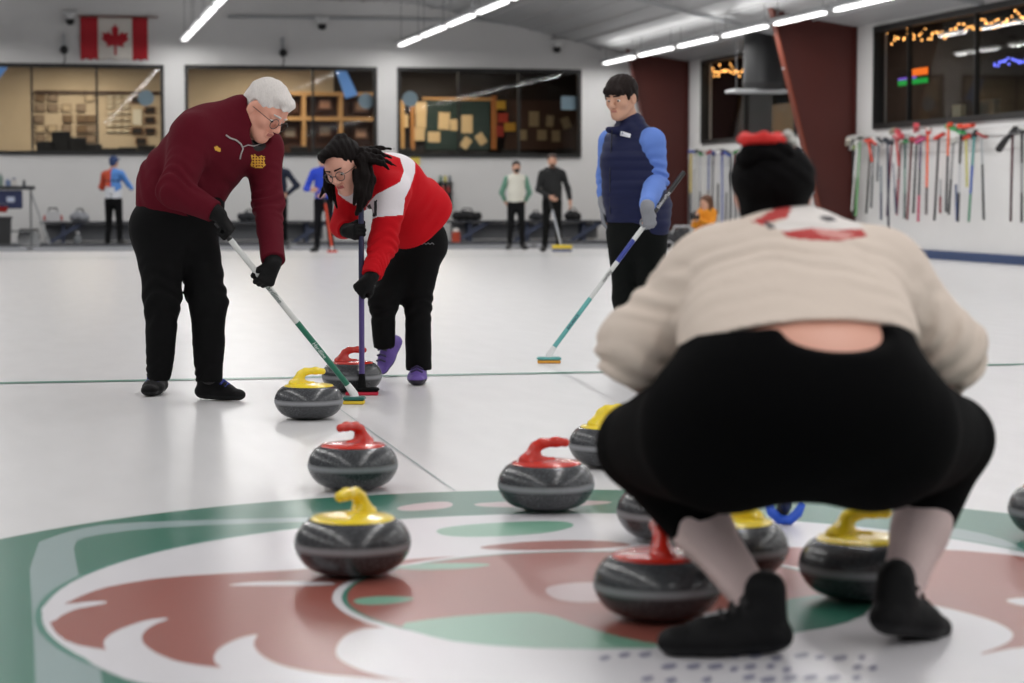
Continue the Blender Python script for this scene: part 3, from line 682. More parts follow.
duffel(536,220,.30,.18,(46,48,52),'dark grey bag on the bench between the two standing people'); duffel(343,222,.5,.2,(40,84,160),'blue bag on the bench behind the person in blue'); 
duffel(80,219,.38,.22,(150,152,158),'grey bag on the left bench beside the person in white'); duffel(250,221,.5,.2,(40,42,46),'dark bag on the left bench behind the man in maroon')
duffel(100,222,.25,.12,(60,62,70),'low dark bag on the left bench just left of the standing person') if False else None
def carrier(px, lb, col, side):
    Yb = YB-.6; a = onY(px, 220, Yb); t = thing('carry_case', lb, 'case', (a.x, Yb, .44))
    m = MB(); m.prism([(-.18,-.12,0),(.18,-.12,0),(.12,-.12,.2),(-.12,-.12,.2)],(0,.24,0)); m.build('shell', Rm(col), t)
    for s in (-1,1): m = MB(); m.tube([(s*.17,-.13,.02),(s*.16,-.13,.12)],.02,6); m.build('clasp', Rm(side), t)
    m = MB(); m.tube([(-.09,0,.2),(-.07,0,.26),(.07,0,.26),(.09,0,.2)],.015,6); m.build('handle', Rm((30,28,28)), t)
carrier(53,'white carry case with red clasps on the left bench, nearest the cart',(200,200,202),(190,70,60))
p = onY(456,243,YB-1.6); t = thing('water_cooler', 'small orange-red drink cooler on the walkway below the right bench', 'cooler', (p.x,YB-1.6,.02)); m = MB(); m.lathe([(.001,0),(.085,0),(.09,.02),(.08,.2),(.085,.21),(.001,.21)],16); m.build('body', Rm((206,84,58)), t, smooth=True); m = MB(); m.lathe([(.001,.21),(.07,.21),(.06,.27),(.001,.28)],16); m.build('lid', Rm((210,205,200)), t, smooth=True)
p = onY(29,246,YB-2.2); t = thing('storage_box', 'white low box with a black handle on the walkway beside the cart', 'box', (p.x,YB-2.2,.02)); m = MB(); m.prism([(-.21,-.15,0),(.21,-.15,0),(.17,-.15,.24),(-.17,-.15,.24)],(0,.3,0)); m.build('body', Rm((196,198,200)), t); m = MB(); m.tube([(-.19,-.1,.1),(-.16,-.1,.29),(.16,-.1,.29),(.19,-.1,.1)],.02,6); m.build('handle', Rm((24,24,26)), t)
p = onY(78,246,YB-2.0); t = thing('floor_jug', 'small grey jug standing on the walkway under the left bench', 'jug', (p.x,YB-2.0,.02)); m = MB(); m.lathe([(.001,0),(.07,0),(.08,.06),(.06,.14),(.025,.17),(.025,.2),(.001,.2)],14); m.build('body', Rm((110,114,118)), t, smooth=True); m = MB(); m.lathe([(.001,.2),(.035,.2),(.03,.24),(.001,.24)],10); m.build('cap', Rm((200,200,200)), t)
# ---- cart at the left
Yk = YB-2.4; a = onY(-14,187,Yk); c_ = onY(35,187,Yk); L = c_.x-a.x; zt = a.z
t = thing('utility_cart', 'tall work cart with a dark blue front at the left edge', 'cart', (a.x,Yk,.02)); MBl = Rm((30,42,84)); 
m = MB(); m.bbox((0,-.25,zt-.07),(L,.25,zt),.015); m.build('top_shelf', Rm((36,38,44)), t)
m = MB(); m.bbox((.05,-.2,zt-.42),(L*.74,.2,zt-.08),.02); m.build('drawer_box', MBl, t)
m = MB(); m.box((L*.42,-.215,zt-.30),(L*.58,-.2,zt-.2)); m.build('label_patch', Rm((180,190,210)), t)
for x in (.05, L-.08):
    for y in (-.2,.2): m = MB(); m.tube([(x,y,0),(x,y,zt-.05)],.018,8); m.build('leg', M_grey, t)
m = MB(); m.tube([(L-.08,0,zt-.1),(L+.25,0,.02)],.02,8); m.build('brace', M_lgrey, t)
m = MB(); m.box((.0,-.24,.25),(L-.02,.24,.28)); m.build('lower_shelf', M_grey, t)
def lathe_thing(name, lb, cat, px, py, Y, z, prof_, cols, grp=None):
    p = onY(px, py, Y); t = thing(name, lb, cat, (p.x, Y, z), 0, grp)
    for nm, pr, c_ in zip(('body','cap'), prof_, cols): m = MB(); m.lathe(pr, 14); m.build(nm, Rm(c_), t, smooth=True)
bot = [[(.001,0),(.04,0),(.042,.14),(.02,.2),(.001,.2)],[(.001,.2),(.018,.2),(.018,.24),(.001,.24)]]
zs_ = zt+.02
lathe_thing('bottle','tall grey-green bottle on the cart at the left edge','bottle',1,180,Yk,zs_,bot,[(110,130,120),(150,160,160)])
lathe_thing('bottle','blue-grey bottle on the cart, second from the left edge','bottle',8,182,Yk,zs_,[[(.001,0),(.05,0),(.05,.1),(.001,.12)],[(.001,.12),(.02,.12),(.02,.16),(.001,.16)]],[(110,126,160),(200,200,205)])
lathe_thing('jar','pale jar on the middle of the cart top','jar',14,182,Yk,zs_,[[(.001,0),(.05,0),(.05,.12),(.001,.12)],[(.001,.12),(.04,.12),(.04,.15),(.001,.15)]],[(200,196,192),(120,130,150)])
lathe_thing('bottle','short dark bottle on the right end of the cart top','bottle',24,183,Yk,zs_,[[(.001,0),(.03,0),(.03,.07),(.001,.08)],[(.001,.08),(.02,.08),(.02,.11),(.001,.11)]],[(60,64,74),(40,40,46)])
p = onY(2,209,Yk-.3); t = thing('red_bucket','red bowl hanging below the cart drawer at the left edge','bowl',(p.x,Yk-.3,p.z-.06)); m = MB(); m.lathe([(.001,0),(.08,0),(.12,.1),(.11,.1),(.001,.02)],16); m.build('bowl', Rm((170,36,30)), t, smooth=True); m = MB(); m.tube([(-.11,0,.1),(0,0,.17),(.11,0,.1)],.008,6); m.build('handle', M_grey, t)
p = onY(3,247,Yk-.3); t = thing('waste_bin','dark square bin on the walkway at the left edge','bin',(p.x,Yk-.3,.02)); m = MB(); m.prism([(-.2,-.2,0),(.14,-.2,0),(.16,-.2,.5),(-.22,-.2,.5)],(0,.36,0)); m.build('body', Rm((38,38,40)), t); m = MB(); m.bbox((-.24,-.22,.5),(.18,.18,.54),.01); m.build('rim', Rm((54,54,58)), t)
# ---- wall rack of bottles near x=444
Yw = YB-.08; a = onY(437,209,Yw); c_ = onY(452,179,Yw); t = thing('wall_rack','narrow black wall rack holding coloured bottles right of the red sweater','rack',(a.x,Yw,a.z)); W_ = c_.x-a.x; H_ = c_.z-a.z
m = MB(); m.box((0,-.02,0),(W_,.04,H_*.9)); m.build('back_panel', Rm((26,26,28)), t)
for zq in (.05,H_*.5,H_*.85): m = MB(); m.box((0,-.14,zq),(W_,0,zq+.02)); m.build('shelf', Rm((34,34,36)), t)
for i,(fx, zq, c2, nm) in enumerate(((.2,.87,(70,110,90),'green'),(.5,.87,(190,180,60),'yellow'),(.8,.87,(90,100,110),'grey'),(.35,.52,(190,70,50),'red'),(.7,.52,(160,50,40),'dark red'),(.3,.08,(60,60,70),'dark'))):
    q = thing('spray_bottle','%s bottle standing on the black wall rack' % nm,'bottle',(a.x+W_*fx,Yw-.08,a.z+(H_*zq if zq > .3 else .07)+.02)); m = MB(); m.lathe([(.001,0),(.03,0),(.03,.1),(.012,.13),(.001,.13)],10); m.build('body', Rm(c2), q, smooth=True); m = MB(); m.lathe([(.001,.13),(.014,.13),(.014,.16),(.001,.16)],8); m.build('cap', Rm((200,200,200)), q)
p = onY(417,153,YB-.02); b = MB(); b.box((-.1,-.01,-.1),(.1,.0,.1)); p = onY(415,160,YB-.02); o = b.build('yellow_notice', Rm((226,200,90))); o.location = p; tag(o,'small yellow notice on the wall just above the red sweater','notice')
# ---- hood shaped heater in front of the right wall
p = onX(757,92,XR-.75); t = thing('unit_heater','dark hanging unit heater with a light rim in front of the far right window','heater',(p.x+.12,p.y,p.z))
s_ = p.y*ct/F_PX*1.0
m = MB(); m.lathe([(.001,.16),(.37,.16),(.36,.22),(.35,1.3),(.34,1.6),(.001,1.6)], 28); m.build('duct', mat('dark_duct',(30,31,33),.5,metal=.2), t, smooth=True)
m = MB(); m.lathe([(.001,.03),(.36,.03),(.38,.16),(.001,.16)], 28); m.build('collar', Rm((30,30,32)), t, smooth=True)
m = MB(); m.bbox((-.62,-.3,-.02),(.45,.3,.04),.02); m.build('rim_plate', M_lgrey, t)
m = MB(); m.tube([(-.5,0,.05),(-.5,0,1.9)],.008,6); m.build('hanger_wire', M_grey, t)
# ---- lounge behind right wall windows: screen, light strings
M_or = mat('screen_orange',(255,120,40),.4,emit=1.3); M_gr = mat('screen_green',(30,170,70),.4,emit=1.0); M_pu = mat('screen_purple',(130,90,220),.4,emit=1.2)
Xs = XR+1.0; a = onX(898,86,Xs); c_ = onX(927,67,Xs); dy = (c_.y-a.y); 
t = thing('television', 'lit screen with orange and green bands behind the near right window', 'screen', (Xs,a.y,a.z)); dz = c_.z-a.z
m = MB(); m.box((.02,0,0),(.06,dy,dz)); m.build('casing', Rm((20,20,22)), t)
m = MB(); m.box((0,0,0),(.018,dy,dz*.33)); m.build('green_band', M_gr, t); m = MB(); m.box((0,dy*.45,dz*.55),(.018,dy,dz)); m.build('orange_band', M_or, t)
m = MB(); m.box((0,0,dz*.36),(.018,dy*.6,dz*.5)); m.build('purple_caption', M_pu, t)
M_bulb = mat('warm_bulb',(255,178,96),.4,emit=4.5); M_bb = mat('blue_bulb',(110,120,255),.4,emit=2.2)
def bulbs(lb, pts, X, M, r):
    q0 = onX(pts[0][0],pts[0][1],X); t = thing('string_lights', lb, 'string lights', q0); P = [onX(x,y,X)-q0 for x,y in pts]
    m = MB(); m.tube([p+Vector((0,0,.02)) for p in P], .006, 5); m.build('cable', M_black, t)
    bme = None
    for i,p in enumerate(P):
        if bme is None:
            m = MB(); m.ball((0,0,0), r, 6); o = m.build('bulb', M, t, smooth=True); bme = o.data
        else: o = bpy.data.objects.new('bulb', bme); C.objects.link(o); o.parent = t
        o.location = p+Vector((rnd.uniform(-.03,.03),0,-.01))
def zig(x0,x1,ya,yb,n,amp,sd):
    r = random.Random(sd); return [(x0+(x1-x0)*(i+r.uniform(-.3,.3))/(n-1), ya+(yb-ya)*i/(n-1)+r.uniform(-amp,amp)*(.5+.5*math.sin(i*.8))) for i in range(n)]
bulbs('warm icicle lights along the top of the far right window', zig(709,744,72,70,30,8,1), XR+.3, M_bulb, .020)
bulbs('warm icicle lights along the top of the near right window', zig(886,1030,40,16,64,9,2), XR+.3, M_bulb, .016)
bulbs('blue string lights deep inside the near right window', zig(994,1030,62,58,24,4,5), XR+1.6, M_bb, .02)
for (x0,x1,y0,y1,c_,lb,X) in ((716,744,100,140,(150,116,70),'tan panel in the left of the far right window',XR+2.4),(772,795,105,135,(170,140,110),'pale box shelf behind the heater in the far right window',XR+.8),(980,994,100,118,(96,100,98),'grey cabinet low inside the near right window',XR+1.5),(952,960,105,118,(200,190,160),'cream jug low inside the near right window',XR+1.2)):
    a_ = onX(x1,y1,X); b_ = onX(x0,y0,X); b = MB(); b.bbox((X,a_.y,a_.z),(X+.1,b_.y,b_.z),.01); tag(b.build('lounge_board' if 'panel' in lb else 'lounge_furniture', Rm(c_)), lb, 'board' if 'panel' in lb else 'furniture')
# ---- broom racks and brooms on the right wall
def rackrail(x0p, x1p, y0p, y1p, lb):
    a = onX(x0p,y0p,XR-.12); c_ = onX(x1p,y1p,XR-.12); t = thing('broom_rack', lb, 'rack', (XR-.12,a.y,a.z)); d = c_-a; d.z = 0
    m = MB(); m.tube([(0,0,0),(0,d.y,0)],.012,6); m.tube([(.02,0,-.2),(.02,d.y,-.2)],.008,6); m.build('rail', M_white, t)
    for i in range(4): m = MB(); m.box((-.01,d.y*(i+.1)/3.3-.01,-.22),(.10,d.y*(i+.1)/3.3+.01,.02)); m.build('bracket', M_white, t)
rackrail(846,1040,137,133,'white wire rack holding brooms on the near right wall'); rackrail(688,815,158,150,'white wire rack holding brooms between the two red columns')
M_text = Rm((230,230,230))
def wall_broom(xt, yt, xb, yb, cols, headc, lb, grp, off, thick=.0135, head=True):
    a = onX(xt,yt,XR-off); b_ = onX(xb,yb,XR-off); t = thing('curling_broom', lb, 'curling broom', a, 0, grp); v = b_-a; n = len(cols)
    for i,c_ in enumerate(cols):
        m = MB(); m.tube([v*(i/n), v*((i+1)/n)], thick, 8); m.build('shaft' if i == 0 else 'grip', Rm(c_,.4), t)
    if head:
        r = rnd.uniform(-.5,.5); s = .10; m = MB(); m.bbox((-.03,-s,-.025),(.05,s,.02),.012); o = m.build('head', Rm(headc,.5), t); o.location = (0,0,.03); o.rotation_euler = (r,0,rnd.uniform(-.5,.5))
        m = MB(); m.bbox((-.02,-s*.9,.02),(.04,s*.9,.04),.008); m.build('pad', Rm((206,206,200) if rnd.random() < .5 else (40,40,44)), o)
    return t
BR = [ # top x,y  bottom x,y (crop pixels), colours top->bottom, head colour, words
 (50,150,50,440,[(40,44,44),(40,44,44)],(200,200,196),'black-shafted'),(76,150,60,440,[(150,190,150),(110,170,110)],(60,70,60),'light green'),(65,165,45,420,[(226,226,226),(200,200,196)],(230,230,226),'white'),
 (117,160,100,430,[(70,60,60),(30,30,34)],(220,90,70),'black'),(128,165,118,410,[(120,120,124),(60,62,66)],(200,60,50),'grey'),(108,160,122,235,[(216,80,60)],(216,80,60),'short orange-red'),
 (146,165,141,310,[(130,136,142),(90,96,100)],(190,190,190),'pale grey'),(155,250,156,455,[(120,130,140),(40,52,84)],(60,70,90),'navy-ended'),(181,165,184,508,[(30,38,70),(24,28,52)],(40,46,60),'long thick navy'),
 (196,160,178,440,[(120,40,60),(90,60,90)],(196,196,200),'plum'),(214,150,223,250,[(190,60,60)],(170,60,70),'short red'),(201,240,214,430,[(150,150,160),(46,56,84)],(150,60,70),'navy'),(230,165,215,436,[(120,90,90),(150,40,60)],(150,140,130),'brown-red'),
 (247,165,245,450,[(50,90,86),(120,150,140),(30,70,66)],(60,150,90),'teal speckled'),(272,160,255,455,[(90,40,40),(110,30,36)],(190,60,70),'dark red'),(291,155,278,430,[(60,60,66),(30,30,34)],(200,90,110),'slim black'),(306,160,296,462,[(70,50,90),(50,50,60),(190,40,90)],(190,70,120),'magenta-ended'),
 (333,125,327,435,[(240,96,50),(240,96,50),(60,44,48)],(220,60,50),'bright orange'),(375,145,358,458,[(50,50,54),(24,24,28)],(200,50,40),'black with red head'),(381,300,380,430,[(170,170,172),(130,40,50)],(60,60,64),'short maroon-ended'),
 (412,105,402,425,[(236,100,54),(60,60,64),(40,44,50)],(226,84,50),'orange-topped black'),(430,165,412,435,[(150,150,152),(40,44,46)],(190,190,186),'grey and black'),(439,320,444,460,[(90,100,130),(50,70,130)],(60,90,140),'short blue'),
 (458,130,447,462,[(36,38,42),(200,200,204),(36,38,42)],(60,160,90),'black and white'),(478,150,482,330,[(196,190,110)],(220,70,50),'yellowish'),(509,140,488,462,[(80,150,150),(40,84,170),(80,140,110)],(40,50,52),'blue-green'),
 (537,140,545,455,[(170,174,176),(60,66,68),(30,32,34)],(150,60,60),'thin grey and black'),(655,125,647,462,[(80,36,44),(60,30,36)],(44,44,48),'maroon'),(690,125,689,465,[(40,40,44),(140,140,142),(30,30,34)],(50,50,54),'black-and-grey rightmost')]
for i,(xa,ya,xb,yb,cols,hc,wd) in enumerate(BR):
    where = 'left part' if i < 9 else ('middle part' if i < 18 else 'right part')
    wall_broom(840+xa/3.793, 100+ya/3.795, 840+xb/3.793, 100+yb/3.795, cols, hc, '%s curling broom hanging from the near right wall rack, %s' % (wd, where), 'brooms on the near right wall', .14+.03*(i%3), .019, ya < 235)
for i,(x,y,c_) in enumerate(((848,142,(214,210,196)),(856,147,(150,170,110)),(893,131,(150,140,120)),(899,134,(206,80,90)),(916,128,(214,80,90)),(952,128,(60,160,90)),(960,126,(226,80,50)),(968,126,(214,70,46)))):
    p = onX(x,y,XR-.16); b = MB(); b.bbox((-.04,-.13,-.03),(.05,.13,.03),.012); o = b.build('curling_brush', Rm(c_)); o.location = p; o.rotation_euler = (rnd.uniform(-.5,.5),0,rnd.uniform(-.4,.4))
    tag(o, '%s detached broom head resting on the near right wall rack' % ['cream','olive','brown','pink-red','rose','green','orange','deep orange'][i], 'broom head', 'broom heads on the near rack')
p = onX(1006,140,XR-.2); t = thing('padded_brush','black padded broom head jutting left from the rightmost brooms','broom head',p); m = MB(); m.tube([(0,-.12,.06),(0,.02,0),(0,.22,-.12)],[.03,.045,.055],10); m.build('pad', Rm((20,20,22)), t, smooth=True); m = MB(); m.tube([(0,-.5,.1),(0,-.1,.07)],.02,8); m.build('arm', Rm((40,40,44)), t)
FAR = [(691,232,(206,180,50),'mustard yellow'),(696,232,(210,210,206),'white'),(700,228,(190,192,196),'pale grey'),(704,215,(222,222,220),'bright white'),(709,226,(60,90,160),'blue'),(713,233,(60,64,80),'dark'),(718,214,(220,220,222),'thick white'),(722,236,(70,96,180),'royal blue'),(727,230,(206,208,210),'silver'),(731,238,(40,44,50),'black'),(736,226,(150,60,60),'dull red'),(741,232,(216,216,216),'long white'),(795,214,(210,210,206),'cream'),(800,220,(180,120,60),'orange-brown'),(805,222,(90,96,120),'slate'),(811,224,(214,214,214),'off-white')]
hcs = [(60,90,180),(200,200,196),(60,150,80),(230,226,220),(190,60,60),(40,60,140),(230,230,228),(90,60,140)]
for i,(x,yb,c_,wd) in enumerate(FAR):
    wall_broom(x, 153+(i%3), x-1.2+.5*(i%4), yb, [c_, c_ if i%2 else (60,64,70)], hcs[i%8], '%s curling broom hanging on the far rack between the red columns' % wd, 'brooms on the far right wall', .13+.03*(i%3), .020 if i%3 == 0 else .016)
# ---- equipment bags by far column
p = room(V(680,240,37.0)); t = thing('equipment_bag','black and silver wheeled bag on the floor beside the person in orange','bag',(p.x,p.y,.0),-TH)
s = SDF(); s.cap((-.2,0,.18),(.22,0,.15),.17,.14,k=.05).ell((.05,0,.28),(.2,.14,.12)); s.cut((0,0,.02),(0,0,-1)); solid('bag_body', s, .02, Rm((38,38,42),.6), t, wr=lambda P: .015*np.sin(P[:,0]*41+P[:,2]*27))
for x in (-.2,.1): m = MB(); m.torus((x,-.17,.09),(0,1,0),(0,0,1),.07,.018); m.build('wheel', M_lgrey, t)
m = MB(); m.tube([(-.15,-.1,.3),(-.1,-.12,.42),(.15,-.12,.42),(.2,-.1,.28)],.018,6); m.build('handle', M_lgrey, t)
# ============================================================ PEOPLE (built in view axes, placed on their own base)
SK = mat('skin_fair', (214,158,134), .5, bump=.03, scale=60); SK2 = mat('skin_warm', (198,142,112), .5); LIP = mat('lips', (170,84,80), .45); LIP2 = mat('lips_pale', (176,104,92), .5)
EYEW = mat('eye_white', (226,222,216), .3); IRIS = mat('iris_dark', (48,34,26), .25)
BLK = mat('black_trousers', (9,9,10), .85, bump=.35, scale=14, spec=.15); GLV = mat('black_glove', (9,9,10), .7, bump=.3, scale=60, spec=.2)
def cross(a, b): return np.cross(a, b)
def frame3(f, u):
    F = nrm(f); U = np.array(u,float); U = nrm(U-F*U.dot(F)); L = cross(U, F); return L, F, U          # left, forward, up of the person
def head_sdf(c, f, u, s=1.0, neck=None, nr=.058):
    L, F, U = frame3(f, u); hp = lambda x,y,z: c+s*(L*x+F*y+U*z); A = [L,F,U]; S = SDF()
    S.ell(hp(0,-.012,.038), np.array((.076,.097,.086))*s, A, k=.02)
    S.cap(hp(0,.018,.02), hp(0,.035,-.065), .067*s, .045*s, k=.03)
    S.ell(hp(0,.058,-.094), np.array((.024,.022,.020))*s, A, k=.025)
    for q in (-1,1):
        S.cap(hp(q*.056,-.005,-.045), hp(q*.012,.055,-.092), .020*s, .018*s, k=.03)
        S.ell(hp(q*.043,.052,-.024), np.array((.022,.022,.026))*s, A, k=.025)
        S.ell(hp(q*.031,.100,.002), np.array((.016,.018,.011))*s, A, k=.012, neg=True)
        S.cap(hp(q*.014,.084,.024), hp(q*.046,.070,.022), .010*s, .009*s, k=.012)
        S.ell(hp(q*.079,-.008,-.008), np.array((.009,.020,.032))*s, [nrm(L+.35*q*F), nrm(F-.35*q*L), U], k=.006)
        S.ell(hp(q*.086,.0,-.004), np.array((.004,.009,.015))*s, A, k=.004, neg=True)
        S.ell(hp(q*.012,.098,-.033), np.array((.009,.010,.008))*s, A, k=.008)
    for q in (-1,1): S.cap(hp(q*.019,.083,.0095), hp(q*.043,.077,.0085), .0065*s, .006*s, k=.003)
    S.cap(hp(0,.086,.012), hp(0,.108,-.026), .0085*s, .012*s, k=.012)
    S.cap(hp(-.018,.084,-.056), hp(.018,.084,-.056), .007*s, .007*s, k=.008); S.cap(hp(-.014,.082,-.068), hp(.014,.082,-.068), .008*s, .008*s, k=.008)
    S.cap(hp(-.02,.094,-.062), hp(.02,.094,-.062), .0025*s, .0025*s, k=.004, neg=True)
    if neck is not None: S.cap(hp(0,-.022,-.05), neck, nr*s, nr*s*1.08, k=.03)
    return S
def face_fn(c, f, u, s=1.0, extra=None):
    L, F, U = frame3(f, u)
    def fn(P, N):
        q = (P-c)/s; x = q@L; y = q@F; z = q@U; m = np.zeros(len(P), int)
        m[(np.abs(x) < .019) & (np.abs(z+.062) < .0075) & (y > .07)] = 1
        if extra is not None: m = extra(P, N, m)
        return m
    return fn
def eyes(c, f, u, s, parent, off, shut=.0):
    L, F, U = frame3(f, u)
    for q in (-1,1):
        o = c+s*(L*q*.031+F*.071-U*.001); m = MB(); m.ball(o-off, .0122*s, 8); m.mi = 1; m.ball(o+F*.0078*s-U*.003*s-off, .0066*s, 6); m.build('eye', [EYEW, IRIS], parent, smooth=True)
def hand_sdf(w, y, z, side, curl=(20,25,20), s=1.0, t=1.0, thumb=35, spread=.3):
    """w wrist, y towards the fingers, z back of the hand, side +1/-1 picks the thumb side"""
    y = nrm(y); z = np.array(z,float); z = nrm(z-y*z.dot(y)); x = cross(y, z)*side; S = SDF(); hp = lambda a,b,c: w+s*(x*a+y*b+z*c)
    S.cap(hp(0,-.02,0), hp(0,.02,0), .026*t*s, .026*t*s, n=z, q=1.25, k=.012)
    for a in (-.026,-.009,.009,.026): S.cap(hp(a*.6,.018,0), hp(a,.085-.004*abs(a)/.026,0), .017*t*s, .0125*t*s, k=.012)
    ln = {-.030:(.036,.024,.020),-.010:(.042,.027,.022),.010:(.040,.026,.021),.029:(.030,.020,.017)}; i = 0
    for a,(l1,l2,l3) in ln.items():
        p = hp(a,.086-(.006 if a > .02 else 0),0); ang = 0; r = .0105*t*s if a < .02 else .009*t*s
        for j,l in enumerate((l1,l2,l3)):
            ang += math.radians(curl[j]*(1+.04*i)); d = y*math.cos(ang)-z*math.sin(ang)+x*a*spread*math.cos(ang); d = nrm(d); q = p+d*l*s
            S.cap(p, q, r*(1-.07*j), r*(.93-.07*j), k=.0045); p = q
        i += 1
    p = hp(-.024,.022,-.008); a = math.radians(thumb); d = nrm(-x*math.sin(a)*1.0+y*math.cos(a)-z*.45); q = p+d*.040*s; S.cap(p, q, .016*t*s, .0125*t*s, k=.010)
    d2 = nrm(d*.6+y*.4+x*.25-z*.45); r_ = q+d2*.032*s; S.cap(q, r_, .012*t*s, .0105*t*s, k=.005); return S
def grip_frame(P, A, ydir):                                   # a hand closed round a shaft of axis A at P
    A = nrm(A); y = nrm(ydir); y = nrm(y-A*y.dot(A)*.55); return A, y
def shoe_sdf(h, tdir, L=.29, w=.048, up=(0,0,1), ank=.085):
    """h: heel bottom point; tdir: towards the toe"""
    U = nrm(up); T = np.array(tdir,float); T = nrm(T-U*T.dot(U)); X = cross(T, U); hp = lambda a,b,c: h+X*a+T*b+U*c; S = SDF()
    S.cap(hp(0,.04,.034), hp(0,L*.60,.032), .040, w, k=.02, n=U, q=1.25); S.cap(hp(0,L*.58,.030), hp(0,L-.045,.026), w, w*.86, k=.02, n=U, q=1.5)
    S.cap(hp(0,.055,.05), hp(0,.060,ank), .042, .044, k=.02, n=X, q=1.1); S.cap(hp(0,.075,.075), hp(0,L*.62,.044), .036, .030, k=.03)
    S.cut(h, -U); return S, (U, h)
def shoe(parent, off, h, tdir, L, mats, up=(0,0,1), ank=.085, w=.048, sole=.022, name='shoe', hres=.004):
    S, (U, hh) = shoe_sdf(np.array(h,float), tdir, L, w, up, ank)
    o = solid(name, S, hres, mats, parent, fn=lambda P,N: (((P-hh)@U) < sole).astype(int), off=off)
    T = np.array(tdir,float); T = nrm(T-nrm(up)*T.dot(nrm(up))); X = cross(T, nrm(up)); m = MB()
    for i in range(4):
        b_ = h+T*(.105+.025*i)+nrm(up)*(.119-.014*i); m.tube([b_-X*.030-nrm(up)*.016-off, b_-off, b_+X*.030-nrm(up)*.016-off], .0055, 6)
    return o, m
def chain(S, pts, rs, n=None, q=1.0, k=.04):
    for i in range(len(pts)-1): S.cap(pts[i], pts[i+1], rs[i], rs[i+1], n=n, q=q, k=k)
    return S
def folds(amp, freq, seed=0):
    r = np.random.RandomState(seed); K = r.normal(size=(4,3))*freq; K2 = r.normal(size=(4,3))*freq*.5; ph = r.uniform(0,6.28,4)
    def w(P):
        s = 0
        for i in range(4): s = s+np.sin(P@K[i]+2.2*np.sin(P@K2[i]+ph[i])+ph[i])
        return amp*s/4
    return w
def cross_folds(pt, axis, amp, wl, reach, seed=0):            # irregular creases running across a limb, fading away from pt
    pt = np.array(pt); axis = nrm(axis); u = nrm(cross(axis,(0.3,.5,.8))); v = cross(axis,u)
    def w(P):
        d = P-pt; t = d@axis; a = d@u; b = d@v; r2 = (d**2).sum(1)
        ph = (t+.45*a*np.sin(seed+1)+.35*b*np.cos(seed*2)+.012*np.sin(a*38+seed)+.012*np.sin(b*31+2*seed+t*20))/wl
        f = np.sin(2*PI*ph); f = np.sign(f)*np.abs(f)**.7
        g = .5+.5*np.sin(a*24+seed*3+1.5*np.sin(t*17)+b*15)
        return .95*amp*f*g*np.exp(-r2/reach**2)
    return w
def addw(*ws): return lambda P: sum(w(P) for w in ws)
class Person:
    def __init__(s, D, px, label, group=None, base=None):
        s.D = D; c = V(px, 300, D); s.off = np.array([c[0], D, 0.0]) if base is None else base
        s.t = thing('person', label, 'person', room(s.off), -TH, group)
    def J(s, px, py, dd=0.0): return V(px, py, s.D+dd)
    def solid(s, name, S, h, m, **k): return solid(name, S, h, m, s.t, off=s.off, **k)
    def mb(s, m, name, mt, **k): m.v = [(v[0]-s.off[0], v[1]-s.off[1], v[2]-s.off[2]) for v in m.v]; return m.build(name, mt, s.t, **k)
def broom(label, base, top, cols, r, pad_dir, padc, headc, group=None, L=.17, W=.062, text=None, tcol=(230,230,230), textpos=()):
    """base: centre of the pad on the ice (view axes); top: butt end"""
    base = np.array(base,float); top = np.array(top,float); t = thing('curling_broom', label, 'curling broom', room(base), -TH, group); v = top-base; z0 = np.array([0,0,.052])
    L_ = np.linalg.norm(v-z0); ax = (v-z0)/L_
    for nm,a,b,c_ in cols:
        m = MB(); p, q = z0+ax*L_*a, z0+ax*L_*b; m.tube([p, q], r, 16); m.build(nm, c_, t, smooth=True, sharp=1.0)
    P = nrm((pad_dir[0],pad_dir[1],0)); X = Matrix(((P[0],-P[1],0),(P[1],P[0],0),(0,0,1)))
    m = MB(); m.bbox((-L/2,-W/2,.017),(L/2,W/2,.036),.012); m.v = [tuple(X@Vector(p)) for p in m.v]; hd_ = m.build('head', headc, t, smooth=True)
    m = MB(); m.bbox((-L/2+.004,-W/2+.003,.0),(L/2-.004,W/2-.003,.017),.006); m.v = [tuple(X@Vector(p)) for p in m.v]; m.build('pad', padc, hd_, smooth=True)
    m = MB(); m.tube([(0,0,.034), z0*.9, z0+ax*.05], [.024,.019,r*1.15], 12); m.build('swivel_joint', M_white if headc is not BLK else BLK, t, smooth=True)
    vd = nrm(-(base+v*.5-np.array([0,0,CAM_H])))              # lettering faces the ice side towards the viewer
    for txt, a, size, fl in textpos:
        o = z0+ax*L_*a; n_ = nrm(vd-ax*vd.dot(ax)); xd = ax*fl; yd = cross(n_, xd); text_on(txt, size, o+n_*(r+.0012), xd, yd, mat('lettering_%d_%d_%d'%tcol, tcol,.5), t, shear=.2)
    return t
# ------------------------------------------------------------ 1. the man in maroon
JACK = mat('maroon_fleece', (84,14,28), .9, bump=.3, scale=24, spec=.15); MBLK = mat('black_undershirt', (20,18,20), .8)
p = Person(9.9, 188, 'older white-haired man in a maroon quarter-zip jacket bending over to sweep with a green broom'); J = p.J; off = p.off
hc = J(265,111,-.02); hf = (.66,-.47,-.58); hu = (.5,-.12,.75); hs = 1.10
sp0, sp1, sp2, sp3 = J(173,222,0), J(182,186,0), J(212,146,0), J(234,128,0)
spn = nrm(sp3-sp0); tn = np.array((.72,-.66,-.3)); tn = nrm(tn-spn*tn.dot(spn))
nk = J(240,121,.0)
bt = J(216,222,-.34); bb = G(354,404); bax = nrm(bt-(bb+np.array([0,0,.05])))
bp = lambda s_: bb+np.array([0,0,.05])+bax*s_
Lb = np.linalg.norm(bt-bb)
gU = bb+np.array([0,0,.05])+bax*(Lb-.10); gL = J(260,281,0); sL = (gL-bb)@bax
